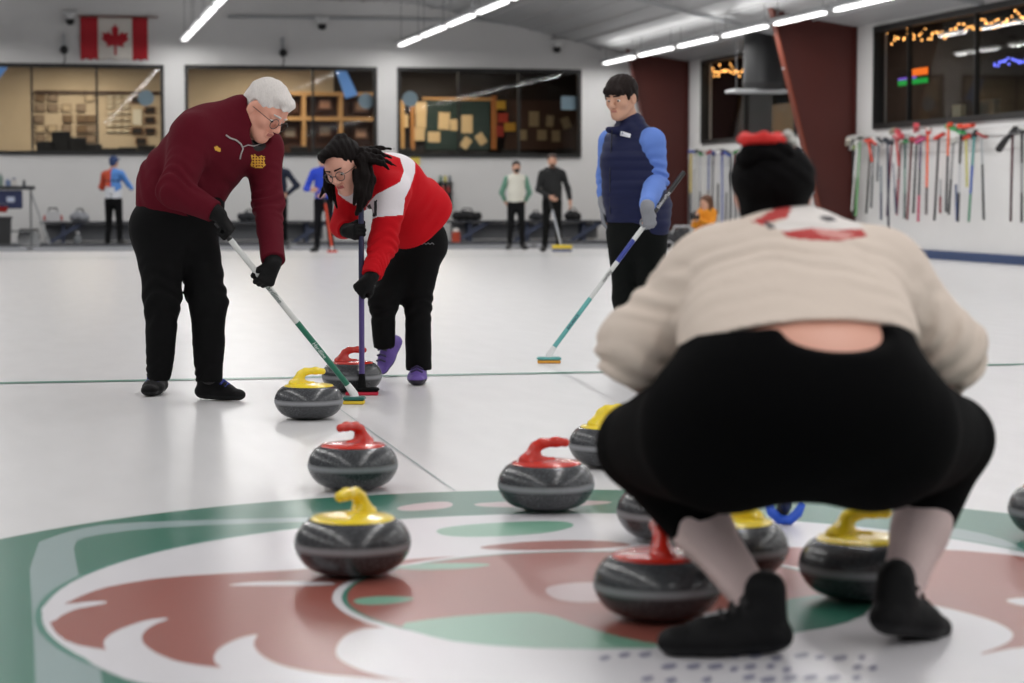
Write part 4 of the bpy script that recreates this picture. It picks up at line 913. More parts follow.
# lower hand position on the shaft nearest to the pixel of the glove
best = min(np.linspace(.2,Lb,200), key=lambda q: abs(proj((bp(q))[None])[1][0]-281)); gL = bp(best)
y1 = nrm((.55,.2,-.75)); A_, yU = grip_frame(gU, bax, y1); zU = cross(yU, bax); zU = nrm(zU if zU[1] < 0 else -zU)
wU = gU-yU*.083+zU*.030
A_, yL = grip_frame(gL, bax, (-.05,-.15,-1)); zL = cross(yL, bax); zL = nrm(zL if zL[0] > 0 else -zL)
wL = gL-yL*.083+zL*.030
shR, elR = J(194,138,-.17), J(175,190,-.30); shL, elL = J(263,146,.12), J(268,204,.02)
hipR, knR, anR = J(160,226,-.06), J(162,300,-.10), J(159,374,-.03); hipL, knL, anL = J(192,230,.06), J(208,302,.0), J(209,376,.0)
tor = SDF(); chain(tor, [sp1,sp2,sp3], [.205,.20,.135], n=tn, q=1.18, k=.06); tor.cap(sp0+spn*.03, sp1, .19, .205, n=tn, q=1.12, k=.05)
tor.cap(shR, shL, .095, .09, k=.08); tor.cap(sp3, nk, .11, .085, k=.05)
tor.cap(shR, elR, .092, .078, k=.05).cap(elR, wU, .074, .050, k=.03).cap(shL, elL, .088, .072, k=.04).cap(elL, wL, .068, .052, k=.03)
col = SDF(); 
leg = SDF(); leg.cap(sp0+spn*.10, sp0-spn*.04, .182, .178, n=tn, q=1.10, k=.05)
leg.cap(hipR, knR, .118, .084, k=.05).cap(knR, anR, .080, .056, k=.03).cap(hipL, knL, .115, .088, k=.05).cap(knL, anL, .085, .062, k=.03)
body = SDF().merge(tor.grow(-.048)).merge(leg.grow(-.022)).merge(head_sdf(hc, hf, hu, hs, nk, .062))
HL, HF, HU = frame3(hf, hu)
body.merge(hand_sdf(wU, yU, zU, 1, (70,80,55), 1.0, .82)).merge(hand_sdf(wL, yL, zL, -1, (70,80,55), 1.0, .82))
def sockfn(P, N, m): m[P[:,2] < .32] = 2; return m
p.solid('body', body, .0042, [mat('skin_ruddy', (222,160,138), .5, bump=.04, scale=70), LIP2, MBLK], fn=face_fn(hc, hf, hu, hs, sockfn))
jk = SDF(); chain(jk, [sp1,sp2,sp3], [.205,.20,.135], n=tn, q=1.18, k=.06); jk.cap(sp0+spn*.03, sp1, .19, .205, n=tn, q=1.12, k=.05); jk.cut(sp0+spn*.045, nrm(-spn+np.array((.38,0,0))))
jk.cap(shR, shL, .095, .09, k=.08).cap(sp3, nk, .11, .085, k=.05).cap(shR, elR, .092, .078, k=.05).cap(elR, wU, .074, .050, k=.03).cap(shL, elL, .088, .072, k=.04).cap(elL, wL, .068, .052, k=.03)
jk.cap(nk-spn*.02, nk+HU*.03*hs-HF*.015, .083, .086, k=.03)
mouth = hc+hs*(HF*.10-HU*.14)
jk.ell(hc+hs*(HF*.055-HU*.085), (.075,.085,.05), [HL,HF,HU], k=.01, neg=True)
jk.ell(hc-hs*HU*.0, (.088,.105,.118), [HL,HF,HU], k=.01, neg=True)
jk.cap(wU+nrm(elR-wU)*.02, wU-nrm(elR-wU)*.06, .066, .07, k=0, neg=True, fa=True).cap(wL+nrm(elL-wL)*.02, wL-nrm(elL-wL)*.06, .068, .07, k=0, neg=True, fa=True)
emb = [(251,155),(255,154),(258,157),(262,155),(266,157),(264,161),(266,165),(262,168),(256,168),(250,166),(252,161)]
nmk = [(214,147),(217,146),(221,149),(220,152),(215,150)]
def jfn(P, N):
    x, y = proj(P); m = np.zeros(len(P), int); fr = N[:,1] < .3
    m[(((P-hc)@HU) < -.06) & (np.linalg.norm(P-(hc+hs*(HF*.05-HU*.105)), axis=1) < .060)] = 2
    m[inpoly(x, y, emb) & fr & ((np.sin(x*2.1+.5)+np.sin(y*2.3)) > -.7)] = 1; m[inpoly(x, y, nmk) & fr] = 1
    return m
jo = p.solid('jacket', jk, .0042, [JACK, mat('gold_embroidery', (214,160,50), .6), MBLK], fn=jfn, wr=addw(folds(.0045,14,2), cross_folds(elR, elR-shR, .008,.055,.13), cross_folds(elL, elL-shL, .008,.05,.14,2), cross_folds(sp1, spn, .008,.09,.25,3)))
# zip pull and piping on the open collar
def on_front(px, py, d0, S_=None):
    return J(px, py, d0)
from mathutils.bvhtree import BVHTree
def surf(o, base, px, py, push=.003):
    me = o.data; r = ray(px, py); d = Vector(r).normalized(); bv = BVHTree.FromPolygons([v.co for v in me.vertices], [tuple(f.vertices) for f in me.polygons])
    org = Vector((0,0,CAM_H))-Vector(base); h = bv.ray_cast(org, d); return None if h[0] is None else np.array(h[0]+Vector(base)-d*push)
def surf_path(o, base, pts, push=.003):
    me = o.data; bv = BVHTree.FromPolygons([v.co for v in me.vertices], [tuple(f.vertices) for f in me.polygons]); out = []
    for px, py in pts:
        d = Vector(ray(px, py)).normalized(); h = bv.ray_cast(Vector((0,0,CAM_H))-Vector(base), d)
        if h[0] is not None: out.append(np.array(h[0]+Vector(base)-d*push))
    return out
M_zip = mat('silver_zip', (176,172,172), .35, metal=.6)
z1 = surf_path(jo, off, [(226,135),(230,138),(236,140),(241,144),(243,149),(241,154),(240,159)]); 
if len(z1) > 2: m = MB(); m.tube(z1, .004, 6); p.mb(m, 'zip', M_zip, smooth=True)
z2 = surf_path(jo, off, [(243,147),(248,145),(254,146),(260,144)])
if len(z2) > 2: m = MB(); m.tube(z2, .0028, 6); p.mb(m, 'zip', M_zip, smooth=True)
tr = SDF().merge(leg); tr.cut(np.array([0,0,anR[2]-.034]), (0,0,-1))
p.solid('trousers', tr, .0055, BLK, wr=addw(folds(.006,12,5), cross_folds(knR, knR-hipR, .008,.07,.16), cross_folds(knL, knL-hipL, .008,.07,.16,1), cross_folds(anR, knR-anR, .006,.04,.10), cross_folds(anL, knL-anL, .006,.04,.10)))
for w_, y_, z_, sd, e_ in ((wU,yU,zU,1,elR),(wL,yL,zL,-1,elL)):
    g = hand_sdf(w_, y_, z_, sd, (70,80,55), 1.04, 1.12); g.cap(w_+nrm(e_-w_)*.055, w_, .043, .036, k=.012); p.solid('glove', g, .0028, GLV, wr=folds(.001,90,4))
SH = [mat('black_shoe', (10,10,12), .7, bump=.3, scale=50, spec=.2), mat('black_sole', (20,20,22), .6, spec=.25)]; LACE = mat('blue_laces', (34,48,140), .6)
for (hx, tx, dz) in ((G(162,392), (-.10,-.99,0), 0),(G(196,399), (.90,-.42,0), 0)):
    h_ = hx.copy(); h_[2] = .003; h_ -= nrm(tx)*0; _, m = shoe(p.t, off, h_, tx, .27, SH, ank=.145); m.build('laces', LACE, _ if False else p.t)
HAIRW = mat('white_hair', (214,208,204), .7, bump=.5, scale=60, var=.12, stretch=(3,1,1)); HAIRG = mat('grey_hair_patch', (176,169,162), .7, bump=.5, scale=60)
def hp_(c, L, F, U, s): return lambda x,y,z: c+s*(L*x+F*y+U*z)
H = hp_(hc, HL, HF, HU, hs); A3 = [HL,HF,HU]; hr = SDF()
hr.ell(H(0,-.016,.045), np.array((.086,.104,.092))*hs, A3, k=.02).ell(H(0,.055,.085), np.array((.06,.045,.030))*hs, A3, k=.02).ell(H(0,-.075,-.01), np.array((.062,.04,.06))*hs, A3, k=.02)
hr.cap(H(0,.085,.080), H(-.03,.098,.055), .018*hs, .010*hs, k=.015)
hr.ell(H(0,.105,-.005), np.array((.115,.085,.066))*hs, A3, k=.006, neg=True); hr.ell(H(0,.04,-.06), np.array((.11,.095,.075))*hs, A3, k=.006, neg=True); hr.cut(H(0,0,-.065), -HU)
for q in (-1,1): hr.ell(H(q*.090,.020,-.02), np.array((.034,.05,.05))*hs, A3, k=.006, neg=True).ell(H(q*.092,-.010,-.006), np.array((.03,.028,.040))*hs, A3, k=.004, neg=True)
p.solid('hair', hr, .004, HAIRW, wr=lambda P: .0014*np.sin((P@HF)*110+3*np.sin((P@HU)*40)+(P@HL)*130))
eyes(hc, hf, hu, hs, p.t, off)
M_lens = M_glass.copy(); M_lens.name = 'clear_lens'; M_lens.node_tree.nodes['Transparent BSDF'].inputs[0].default_value = (.985,.985,.985,1)
def glasses(p, hc, hf, hu, hs, off, mt, name='glasses', r=.024, th=.0016, full=True):
    L,F,U = frame3(hf, hu); H = hp_(hc, L, F, U, hs); m = MB()
    for q in (-1,1):
        m.torus(H(q*.033,.100,-.006), F+.15*q*L, L, r*hs, th, 24, 6)
        m.tube([H(q*.057,.096,.0), H(q*.074,.085,.002), H(q*.082,.0,.0), H(q*.080,-.02,-.012)], th, 6)
    m.tube([H(-.010,.104,-.002), H(0,.107,.001), H(.010,.104,-.002)], th, 6)
    o = p.mb(m, name, mt, smooth=True); lm = MB()
    for q in (-1,1):
        c0 = H(q*.033,.100,-.006)-off; n_ = nrm(F+.15*q*L); u_ = nrm(L-n_*L.dot(n_)); v_ = cross(n_, u_)
        lm.add([c0]+[c0+(u_*math.cos(2*PI*i/20)+v_*math.sin(2*PI*i/20))*r*hs for i in range(20)], [(0,i+1,(i+1)%20+1) for i in range(20)])
    lm.build('lens', M_lens, o); return o
glasses(p, hc, hf, hu, hs, off, mat('dark_wire_frame', (50,48,50), .3, metal=.6), r=.022)
eb = SDF()
for q in (-1,1): eb.cap(H(q*.016,.096,.026), H(q*.046,.082,.026), .0055, .004, k=.003)
p.solid('eyebrows', eb, .0028, HAIRW)
WSH = mat('white_shaft', (206,208,206), .3); GSH = mat('green_shaft', (22,104,80), .3); YSH = mat('yellow_shaft', (214,160,30), .35); BSH = mat('black_shaft', (22,22,24), .35)
broom('white and green curling broom held by the man in maroon, head on the ice', bb, bt, [('grip',.90,1.0,BSH),('upper_shaft',.42,.90,WSH),('lower_shaft',0,.42,GSH)], .0135, (1,-.05), mat('yellow_pad',(222,190,50),.7), mat('teal_head',(20,92,84),.4), L=.105, W=.07, textpos=(('Hardline',.26,.026,-1),), tcol=(214,224,220))
_br = [o for o in bpy.data.objects if o.get('label','').startswith('white and green curling broom held')][0]
_v = bt-bb-np.array([0,0,.052]); _L = np.linalg.norm(_v); _a = _v/_L; _vd = nrm(-(bb+_v*.6-np.array([0,0,CAM_H]))); _n = nrm(_vd-_a*_vd.dot(_a))
text_on('Hardline', .034, np.array([0,0,.052])+_a*_L*.60+_n*.0147, -_a, cross(_n,-_a), mat('green_lettering',(24,64,56),.5), _br, shear=.2)
# ------------------------------------------------------------ 2. the woman in red
RED = mat('red_sweater', (188,10,24), .85, bump=.3, scale=24, spec=.2); WHB = mat('white_sweater_band', (224,218,222), .8, bump=.2, scale=30); BLT = mat('black_lettering', (20,20,24), .7)
p = Person(10.7, 400, 'dark-haired woman in a red sweater with a white band, bending over her purple broom'); J = p.J; off = p.off
hc = J(344,167,-.42); hf = (-.40,-.80,-.44); hu = (-.36,-.30,.88); hs = 1.03
sp0, sp1, sp2, sp3 = J(419,236,.03), J(419,209,0), J(393,184,-.15), J(374,174,-.26); nk = J(363,172,-.32)
spn = nrm(sp3-sp0); tn = np.array((-.5,-.6,-.6)); tn = nrm(tn-spn*tn.dot(spn)); lat = cross(tn, spn)
bb = G(362,395); bt = J(361,194,-.42); z5 = np.array([0,0,.05]); bax = nrm(bt-bb-z5); Lb = np.linalg.norm(bt-bb-z5)
def at_y(yy): return min((bb+z5+bax*q for q in np.linspace(.1,Lb,300)), key=lambda P: abs(proj(P[None])[1][0]-yy))
gU = at_y(232); gL = at_y(290)
A_, yU = grip_frame(gU, bax, (.35,-.55,-.1)); zU = cross(yU, bax); zU = zU if zU[0] < 0 else -zU; wU = gU-yU*.083+zU*.03
A_, yL = grip_frame(gL, bax, (-.42,.1,-.9)); zL = cross(yL, bax); zL = nrm(zL if zL[1] < 0 else -zL); wL = gL-yL*.078+zL*.03
shL, elL = J(392,192,-.34), J(383,244,-.36); shR, elR = J(352,192,-.20), J(343,226,-.28)
hipL, knL, anL = J(424,252,.03), J(418,302,.07), J(419,366,.19); hipR, knR, anR = J(409,256,.12), J(383,302,.02), J(384,344,.12)
tor = SDF(); chain(tor, [sp0+spn*.05,sp1,sp2,sp3], [.160,.164,.160,.115], n=tn, q=1.2, k=.05)
tor.cap(shR, shL, .085, .085, k=.06).cap(sp3, nk, .09, .065, k=.04)
tor.cap(shL, elL, .082, .068, k=.04).cap(elL, wL, .064, .047, k=.03).cap(shR, elR, .075, .06, k=.04).cap(elR, wU, .056, .042, k=.03)
leg = SDF(); leg.cap(sp0+spn*.075, sp0-spn*.02, .134, .138, n=tn, q=1.15, k=.04)
leg.cap(hipL, knL, .094, .068, k=.05).cap(knL, anL, .068, .066, k=.03).cap(hipR, knR, .105, .070, k=.05).cap(knR, anR, .066, .054, k=.03)
body = SDF().merge(tor.grow(-.040)).merge(leg.grow(-.022)).merge(head_sdf(hc, hf, hu, hs, nk, .048))
body.merge(hand_sdf(wU, yU, zU, 1, (70,80,55), .92, .8)).merge(hand_sdf(wL, yL, zL, 1, (70,80,55), .92, .8))
HL, HF, HU = frame3(hf, hu); H = hp_(hc, HL, HF, HU, hs); A3 = [HL,HF,HU]
p.solid('body', body, .0042, [mat('skin_light', (220,164,144), .5), LIP, MBLK], fn=face_fn(hc, hf, hu, hs, sockfn))
sw = SDF().merge(tor); sw.cut(sp0+spn*.060, -spn); sw.ell(H(0,.01,-.02), (.085,.10,.11), A3, k=.01, neg=True)
sw.cap(wL+nrm(elL-wL)*.02, wL-nrm(elL-wL)*.06, .062, .065, k=0, neg=True, fa=True).cap(wU+nrm(elR-wU)*.02, wU-nrm(elR-wU)*.06, .058, .06, k=0, neg=True, fa=True)
band = [(379,148),(399,150),(409,155),(415,163),(415,173),(410,188),(405,198),(403,215),(390,216),(377,217),(368,221),(366,207),(371,200),(377,194),(389,188),(400,182),(404,171),(400,158),(385,153)]
chest = [(338,189),(347,191),(358,194),(364,200),(362,207),(352,204),(344,199),(338,194)]
letr = [[(367,206),(370,204),(374,214),(374,201),(377,200),(377,216),(373,217)],[(359,205),(361,204),(365,213),(363,215)],[(360,214),(366,219),(365,221),(359,217)]]
def sfn(P, N):
    x, y = proj(P); m = np.zeros(len(P), int); m[inpoly(x, y, band) | inpoly(x, y, chest)] = 1
    for L_ in letr: m[inpoly(x, y, L_) & (N[:,1] < .2)] = 2
    return m
so = p.solid('sweater', sw, .0040, [RED, WHB, BLT], fn=sfn, wr=addw(folds(.004,16,8), cross_folds(elL, elL-shL, .008,.05,.13), cross_folds(sp1, spn, .007,.08,.2,1), cross_folds(wL-yL*.06, elL-wL, .006,.03,.07)))
tr = SDF().merge(leg); tr.cap(anL-np.array([0,0,.02]), anL-np.array([0,0,.2]), .11, .11, k=0, neg=True, fa=True) ; tr.ell(anR+nrm(anR-knR)*.075+np.array([0,-.01,0]), (.075,.08,.075), k=0, neg=True)
to = p.solid('trousers', tr, .0052, BLK, wr=addw(folds(.004,14,15), cross_folds(knL, knL-hipL, .006,.06,.12), cross_folds(knR, knR-hipR, .006,.06,.12)))
sq = surf_path(to, off, [(x_,243.5+(.9 if i_%2 else -.7)) for i_,x_ in enumerate(range(420,436,2))], .003)
if len(sq) > 3: m = MB(); m.tube(sq, .0022, 5); p.mb(m, 'embroidered_script', mat('grey_lettering',(120,120,124),.6))
for w_, y_, z_, sd, e_ in ((wU,yU,zU,1,elR),(wL,yL,zL,1,elL)):
    g = hand_sdf(w_, y_, z_, sd, (70,80,55), .97, 1.15); g.cap(w_+nrm(e_-w_)*.045, w_, .038, .032, k=.012); p.solid('glove', g, .0028, GLV, wr=folds(.001,90,4))
SHP = [mat('purple_shoe', (96,72,150), .6, bump=.2, scale=60), mat('dark_violet_sole', (30,24,44), .5)]
h_ = G(419,382); h_[2] = .003; _, m = shoe(p.t, off, h_, (-.02,-1,0), .25, SHP, ank=.12, w=.046, sole=.028); m.build('laces', mat('dark_laces',(50,40,80),.6), p.t)
tz = G(381,378); up_ = nrm((-.45,-.62,.62)); fd = nrm((-.45,-.55,-.80)); hl = tz-fd*.24; hl[2] += .01; _, m = shoe(p.t, off, hl, fd, .245, SHP, up=up_, ank=.085, w=.044, sole=.024); m.build('laces', mat('dark_laces',(50,40,80),.6), p.t)
HAIRD = mat('dark_brown_hair', (14,8,7), .7, spec=.12, bump=.4, scale=70, var=.35, stretch=(4,4,.6))
hr = SDF(); hr.ell(H(0,-.018,.046), np.array((.086,.104,.088))*hs, A3, k=.02).ell(H(0,-.075,-.005), np.array((.07,.05,.07))*hs, A3, k=.02).ell(H(-.02,.045,.088), np.array((.058,.045,.030))*hs, A3, k=.02)
hr.ell(H(0,-.06,.120), np.array((.035,.035,.022))*hs, A3, k=.02)
hr.ell(H(.008,.105,.006), np.array((.074,.088,.082))*hs, A3, k=.006, neg=True); hr.ell(H(0,.045,-.06), np.array((.09,.09,.075))*hs, A3, k=.006, neg=True)
a_ = H(.078,-.03,.02)
for i,(pts, rr) in enumerate([([(361,160,-.47),(364,176,-.50),(362,195,-.52),(357,214,-.50)], (.034,.036,.028,.012)),([(366,162,-.44),(370,180,-.47),(367,196,-.50),(361,210,-.50)], (.036,.034,.026,.010)),
    ([(356,172,-.50),(358,190,-.53),(354,204,-.53)], (.022,.026,.010)),([(327,170,-.38),(327,186,-.40),(331,202,-.42)], (.020,.024,.007)),([(330,176,-.36),(324,190,-.38),(320,197,-.38)], (.016,.016,.006)),([(333,180,-.36),(333,196,-.40),(337,208,-.41)], (.014,.014,.006)),
    ([(362,152,-.44),(376,152,-.42),(392,158,-.40)], (.030,.020,.005)),([(364,156,-.46),(380,158,-.46),(396,166,-.46)], (.028,.018,.005)),([(364,150,-.40),(380,148,-.38),(394,149,-.36)], (.024,.014,.004)),([(366,160,-.47),(382,163,-.49),(390,170,-.49)], (.026,.016,.005))]):
    P_ = [V(a,b,p.D+d) for a,b,d in pts]; chain(hr, P_, [r_*.8 for r_ in rr], k=.012)
p.solid('hair', hr, .0038, HAIRD, wr=lambda P: .0016*np.sin(P[:,0]*190+4*np.sin(P[:,2]*22)+P[:,1]*90)+.0008*np.sin(P[:,0]*400+P[:,2]*30))
eyes(hc, hf, hu, hs, p.t, off)
eb = SDF()
for q in (-1,1): eb.cap(H(q*.014,.097,.024), H(q*.046,.084,.027), .0045, .003, k=.003)
p.solid('eyebrows', eb, .0026, HAIRD)
glasses(p, hc, hf, hu, hs, off, mat('dark_frame', (40,32,36), .3), r=.022, th=.0019)
m = MB(); m.ball(H(.088,-.004,-.042), .006, 6); p.mb(m, 'earring', M_zip, smooth=True)
PUR = mat('purple_shaft', (78,62,120), .3); NVS = mat('navy_shaft', (40,42,72), .3)
broom('purple curling broom with red and black head, held upright by the woman in red', bb, bt, [('grip',.80,1.0,NVS),('upper_shaft',.55,.80,NVS),('collar_band',.535,.55,mat('pink_band',(200,90,110),.5)),('lower_shaft',0,.535,PUR)], .0135, (1,.02), mat('red_pad',(196,30,60),.7), BLK, L=.165, W=.07, )
# ------------------------------------------------------------ 3. the man in the navy vest
NAVYV = mat('navy_padded_vest', (14,22,62), .6, bump=.25, scale=18, spec=.3); BSHIRT = mat('light_blue_fleece', (96,130,206), .85, bump=.25, scale=26); GGL = mat('grey_knit_glove', (134,136,142), .9, bump=.3, scale=90)
DKT = mat('dark_green_black_trousers', (12,15,14), .85, bump=.3, scale=14, spec=.15)
p = Person(13.0, 635, 'dark-haired man in a navy vest over light blue sleeves, standing upright with a broom'); J = p.J; off = p.off
hc = J(621,98,-.02); hf = (-.56,-.80,-.20); hu = (-.06,-.10,1); hs = 1.06; HL, HF, HU = frame3(hf, hu); H = hp_(hc, HL, HF, HU, hs); A3 = [HL,HF,HU]
nk = J(631,128,.04); sp3, sp2, sp1, sp0 = J(631,140,.05), J(631,160,.04), J(634,190,.03), J(636,222,.04)
spn = nrm(sp3-sp0); tn = np.array((-.45,-.85,0)); tn = nrm(tn-spn*tn.dot(spn))
shL, elL, wL = J(651,142,-.06), J(656,180,-.02), J(650,204,-.16); shR, elR, wR = J(612,142,.16), J(607,176,.18), J(604,203,.12)
bb = G(549,363); bt = V(684,172,12.55); z5 = np.array([0,0,.05]); bax = nrm(bt-bb-z5); Lb = np.linalg.norm(bt-bb-z5)
gP = min((bb+z5+bax*q for q in np.linspace(.1,Lb,300)), key=lambda P: abs(proj(P[None])[1][0]-222))
A_, yL = grip_frame(gP, bax, (-.15,-.05,-1)); zL = nrm(cross(yL, bax)); zL = zL if zL[0] > 0 else -zL; wL = gP-yL*.080+zL*.03
hipL, knL, anL = J(651,232,.0), J(651,300,.0), J(652,345,.02); hipR, knR, anR = J(624,232,.10), J(626,300,.10), J(628,345,.1)
tor = SDF(); chain(tor, [sp0,sp1,sp2,sp3], [.185,.19,.185,.13], n=tn, q=1.3, k=.05); tor.cap(shR*.84+shL*.16, shL*.84+shR*.16, .085, .085, k=.05).cap(sp3, nk, .10, .075, k=.04)
arm = SDF(); arm.cap(shL, elL, .088, .070, k=.03).cap(elL, wL+nrm(elL-wL)*.075, .068, .052, k=.03).cap(shR, elR, .084, .062, k=.03).cap(elR, wR+nrm(elR-wR)*.06, .062, .050, k=.03)
leg = SDF(); leg.cap(sp0+(0,0,.03), sp0-(0,0,.05), .172, .17, n=tn, q=1.25, k=.05).cap(hipL, knL, .105, .078, k=.05).cap(knL, anL, .078, .066, k=.03).cap(hipR, knR, .105, .078, k=.05).cap(knR, anR, .078, .066, k=.03)
body = SDF().merge(tor.grow(-.03)).merge(arm.grow(-.018)).cap(elL, wL, .05, .034).cap(elR, wR, .045, .033).merge(leg.grow(-.02)).merge(head_sdf(hc, hf, hu, hs, nk, .055))
body.merge(hand_sdf(wL, yL, zL, 1, (60,70,50), .95, .82)).merge(hand_sdf(wR, (0,-.05,-1), (-.9,.3,0), 1, (18,22,18), .95, .82))
p.solid('body', body, .0045, [mat('skin_tan', (206,158,132), .5), mat('lips_muted', (176,112,98), .5)], fn=face_fn(hc, hf, hu, hs))
p.solid('shirt_sleeves', arm, .005, BSHIRT, wr=addw(folds(.003,16,9), cross_folds(elL, elL-shL, .012,.06,.16), cross_folds(elR, elR-shR, .006,.05,.12)))
vs = SDF().merge(tor); vs.cut(sp0-(0,0,.0), (0,0,-1)); vs.cap(nk-(0,0,.02), nk+HU*.022+HF*.005, .080, .084, k=.03); vs.ell(H(0,.0,.0), (.080,.10,.118), A3, k=.008, neg=True)
vs.cap(nk+np.array((-.05,-.06,-.02)), nk+np.array((-.14,-.10,-.015)), .030, .018, k=.02)
vs.cap(sp0+(.09,-.05,-.02), sp0+(.12,.02,.1), .11, .10, k=.05); 
def vwr(P): return .0045*np.abs(np.sin((P[:,2])*PI/.058))*-1+.002
p.solid('vest', vs, .0048, NAVYV, wr=vwr)
vo = [c for c in p.t.children if c.name.startswith('vest')][0]
q_ = surf_path(vo, off, [(621,131),(631,134),(630,138),(620,135.5)], .006)
if len(q_) == 4: m = MB(); m.prism([Vector(a) for a in q_], (0,-.004,0)); p.mb(m, 'name_badge', mat('white_badge',(224,226,232),.4)); m = MB(); m.prism([Vector(q_[0]*(1-t_)+q_[2]*t_+np.array((0,-.005,0))) for t_ in (.18,.26)]+[Vector(q_[3]*.9+q_[1]*.1+np.array((0,-.005,0)))], (0,-.002,0)); p.mb(m, 'badge_mark', mat('badge_blue',(50,60,110),.4))
zz = surf_path(vo, off, [(612,130),(611,150),(610,170),(610,190),(610,214)], .002)
if len(zz) > 2: m = MB(); m.tube(zz, .004, 5); p.mb(m, 'zip', mat('dark_zip',(12,16,34),.4))
p.solid('trousers', leg, .006, DKT, wr=addw(folds(.006,11,21), cross_folds(knL, knL-hipL, .008,.07,.15)))
for w_, y_, z_, c_, e_ in ((wL,yL,zL,(60,70,50),elL),(wR,nrm((0,-.05,-1)),nrm((-.9,.3,0)),(18,22,18),elR)):
    g = hand_sdf(w_, y_, z_, 1, c_, 1.08, 1.15); g.cap(w_+nrm(e_-w_)*.085, w_, .046, .038, k=.01); p.solid('glove', g, .003, GGL)
for a_, d_ in ((anL,(-.3,-.95,0)),(anR,(-.6,-.8,0))):
    h_ = a_+nrm(d_)*-.06; h_[2] = .003; _, m = shoe(p.t, off, h_, d_, .28, SH, ank=.10, hres=.006); m.build('laces', MBLK, p.t)
HAIRB = mat('dark_grey_brown_hair', (30,22,20), .7, spec=.15, bump=.4, scale=70, var=.3)
hr = SDF(); hr.ell(H(0,-.014,.050), np.array((.090,.106,.086))*hs, A3, k=.02).ell(H(0,-.07,.0), np.array((.07,.04,.055))*hs, A3, k=.02).cap(H(-.045,.078,.050), H(.045,.078,.050), .020*hs, .020*hs, k=.025)
for q in (-1,1): hr.cap(H(q*.076,.03,.04), H(q*.076,.035,-.0), .014*hs, .008*hs, k=.01)
hr.ell(H(0,.115,-.033), np.array((.075,.085,.066))*hs, A3, k=.004, neg=True); hr.ell(H(0,.05,-.07), np.array((.11,.09,.065))*hs, A3, k=.004, neg=True)
for q in (-1,1): hr.ell(H(q*.092,-.005,-.012), np.array((.022,.03,.036))*hs, A3, k=.004, neg=True)
p.solid('hair', hr, .004, HAIRB, wr=lambda P: .0014*np.sin(P[:,0]*210+3*np.sin(P[:,2]*40)))
eyes(hc, hf, hu, hs, p.t, off)
eb = SDF()
for q in (-1,1): eb.cap(H(q*.014,.097,.024), H(q*.048,.084,.024), .0055, .004, k=.003)
p.solid('eyebrows', eb, .003, HAIRB)
TSH = mat('teal_shaft', (96,168,164), .3); NB = mat('navy_blue_shaft', (40,56,140), .35)
brv = broom('long teal, white and black curling broom held by the man in the navy vest', bb, bt, [('grip',.72,1.0,BSH),('blue_section',.50,.62,NB),('upper_shaft',.62,.72,WSH),('white_section',.30,.50,WSH),('lower_shaft',0,.30,TSH)], .014, (1,.02), mat('orange_pad',(226,160,60),.7), TSH, L=.14, W=.07, textpos=(('BalancePlus',.84,.026,1),), tcol=(216,218,224))
_v = bt-bb-np.array([0,0,.052]); _L = np.linalg.norm(_v); _a = _v/_L; _vd = nrm(-(bb+_v*.5-np.array([0,0,CAM_H]))); _n = nrm(_vd-_a*_vd.dot(_a))
for txt, f_, sz, mt_ in (('curling',.42,.030,BLT),('BALANCE',.17,.024,mat('navy_lettering',(30,44,80),.5))):
    text_on(txt, sz, np.array([0,0,.052])+_a*_L*f_+_n*.0152, _a, cross(_n,_a), mt_, brv, shear=.2)
# ------------------------------------------------------------ 4. the crouching player seen from behind
OAT = mat('oatmeal_sweatshirt', (214,200,188), .9, bump=.35, scale=22, spec=.15); LEG = mat('black_leggings', (5,5,6), .9, bump=.15, scale=30, spec=.06); SOCK = mat('pale_pink_grey_sock', (206,184,182), .85, bump=.2, scale=120)
p = Person(4.51, 800, 'person in an oatmeal sweatshirt and black leggings crouching with their back to the camera'); J = p.J; off = p.off
hc = J(772,190,.42); hf = (-.03,.98,.05); hu = (0,-.08,1); hs = 1.0; HL, HF, HU = frame3(hf, hu); H = hp_(hc, HL, HF, HU, hs); A3 = [HL,HF,HU]
s0, s1, s2, s3 = J(803,380,-.14), J(798,338,-.0), J(795,296,.16), J(795,262,.32); nk = J(775,235,.38)
bn = nrm((0,-.55,.83))
shL, elL, haL = J(712,282,.26), J(638,347,.20), J(690,398,.48); shR, elR, haR = J(880,280,.26), J(948,350,.22), J(925,398,.50)
tor = SDF(); chain(tor, [s0,s1,s2,s3], [.235,.238,.228,.165], n=bn, q=1.55, k=.06); tor.cap(shL, shR, .095, .09, k=.09).cap(s3, nk, .10, .07, k=.05)
tor.cap(shL, elL, .100, .088, k=.06).cap(elL, haL, .085, .055, k=.03).cap(shR, elR, .100, .080, k=.06).cap(elR, haR, .080, .055, k=.03)
hipL, knL, anL = J(716,432,-.04), J(643,446,.34), J(757,604,.0); hipR, knR, anR = J(880,430,-.04), J(948,440,.34), J(897,604,.045)
pel = SDF(); pel.ell(J(800,420,-.13), (.262,.20,.168), k=.05).ell(J(735,425,-.10), (.16,.17,.160), k=.06).ell(J(865,425,-.10), (.16,.17,.160), k=.06)
pel.cap(hipL, knL, .165, .100, k=.06).cap(hipR, knR, .165, .100, k=.06)
shin = SDF(); shin.cap(knL, knL*.45+anL*.55, .098, .066, k=.03).cap(knR, knR*.45+anR*.55, .098, .064, k=.03)
low = SDF(); low.cap(knL, knL*.45+anL*.55, .094, .060, k=.03).cap(knL*.45+anL*.55, anL, .060, .043, k=.03).cap(knR, knR*.45+anR*.55, .094, .058, k=.03).cap(knR*.45+anR*.55, anR, .058, .042, k=.03)
body = SDF().merge(tor.grow(-.022)).merge(pel.grow(-.012)).merge(low.grow(-.008)).merge(head_sdf(hc, hf, hu, hs, nk, .06))
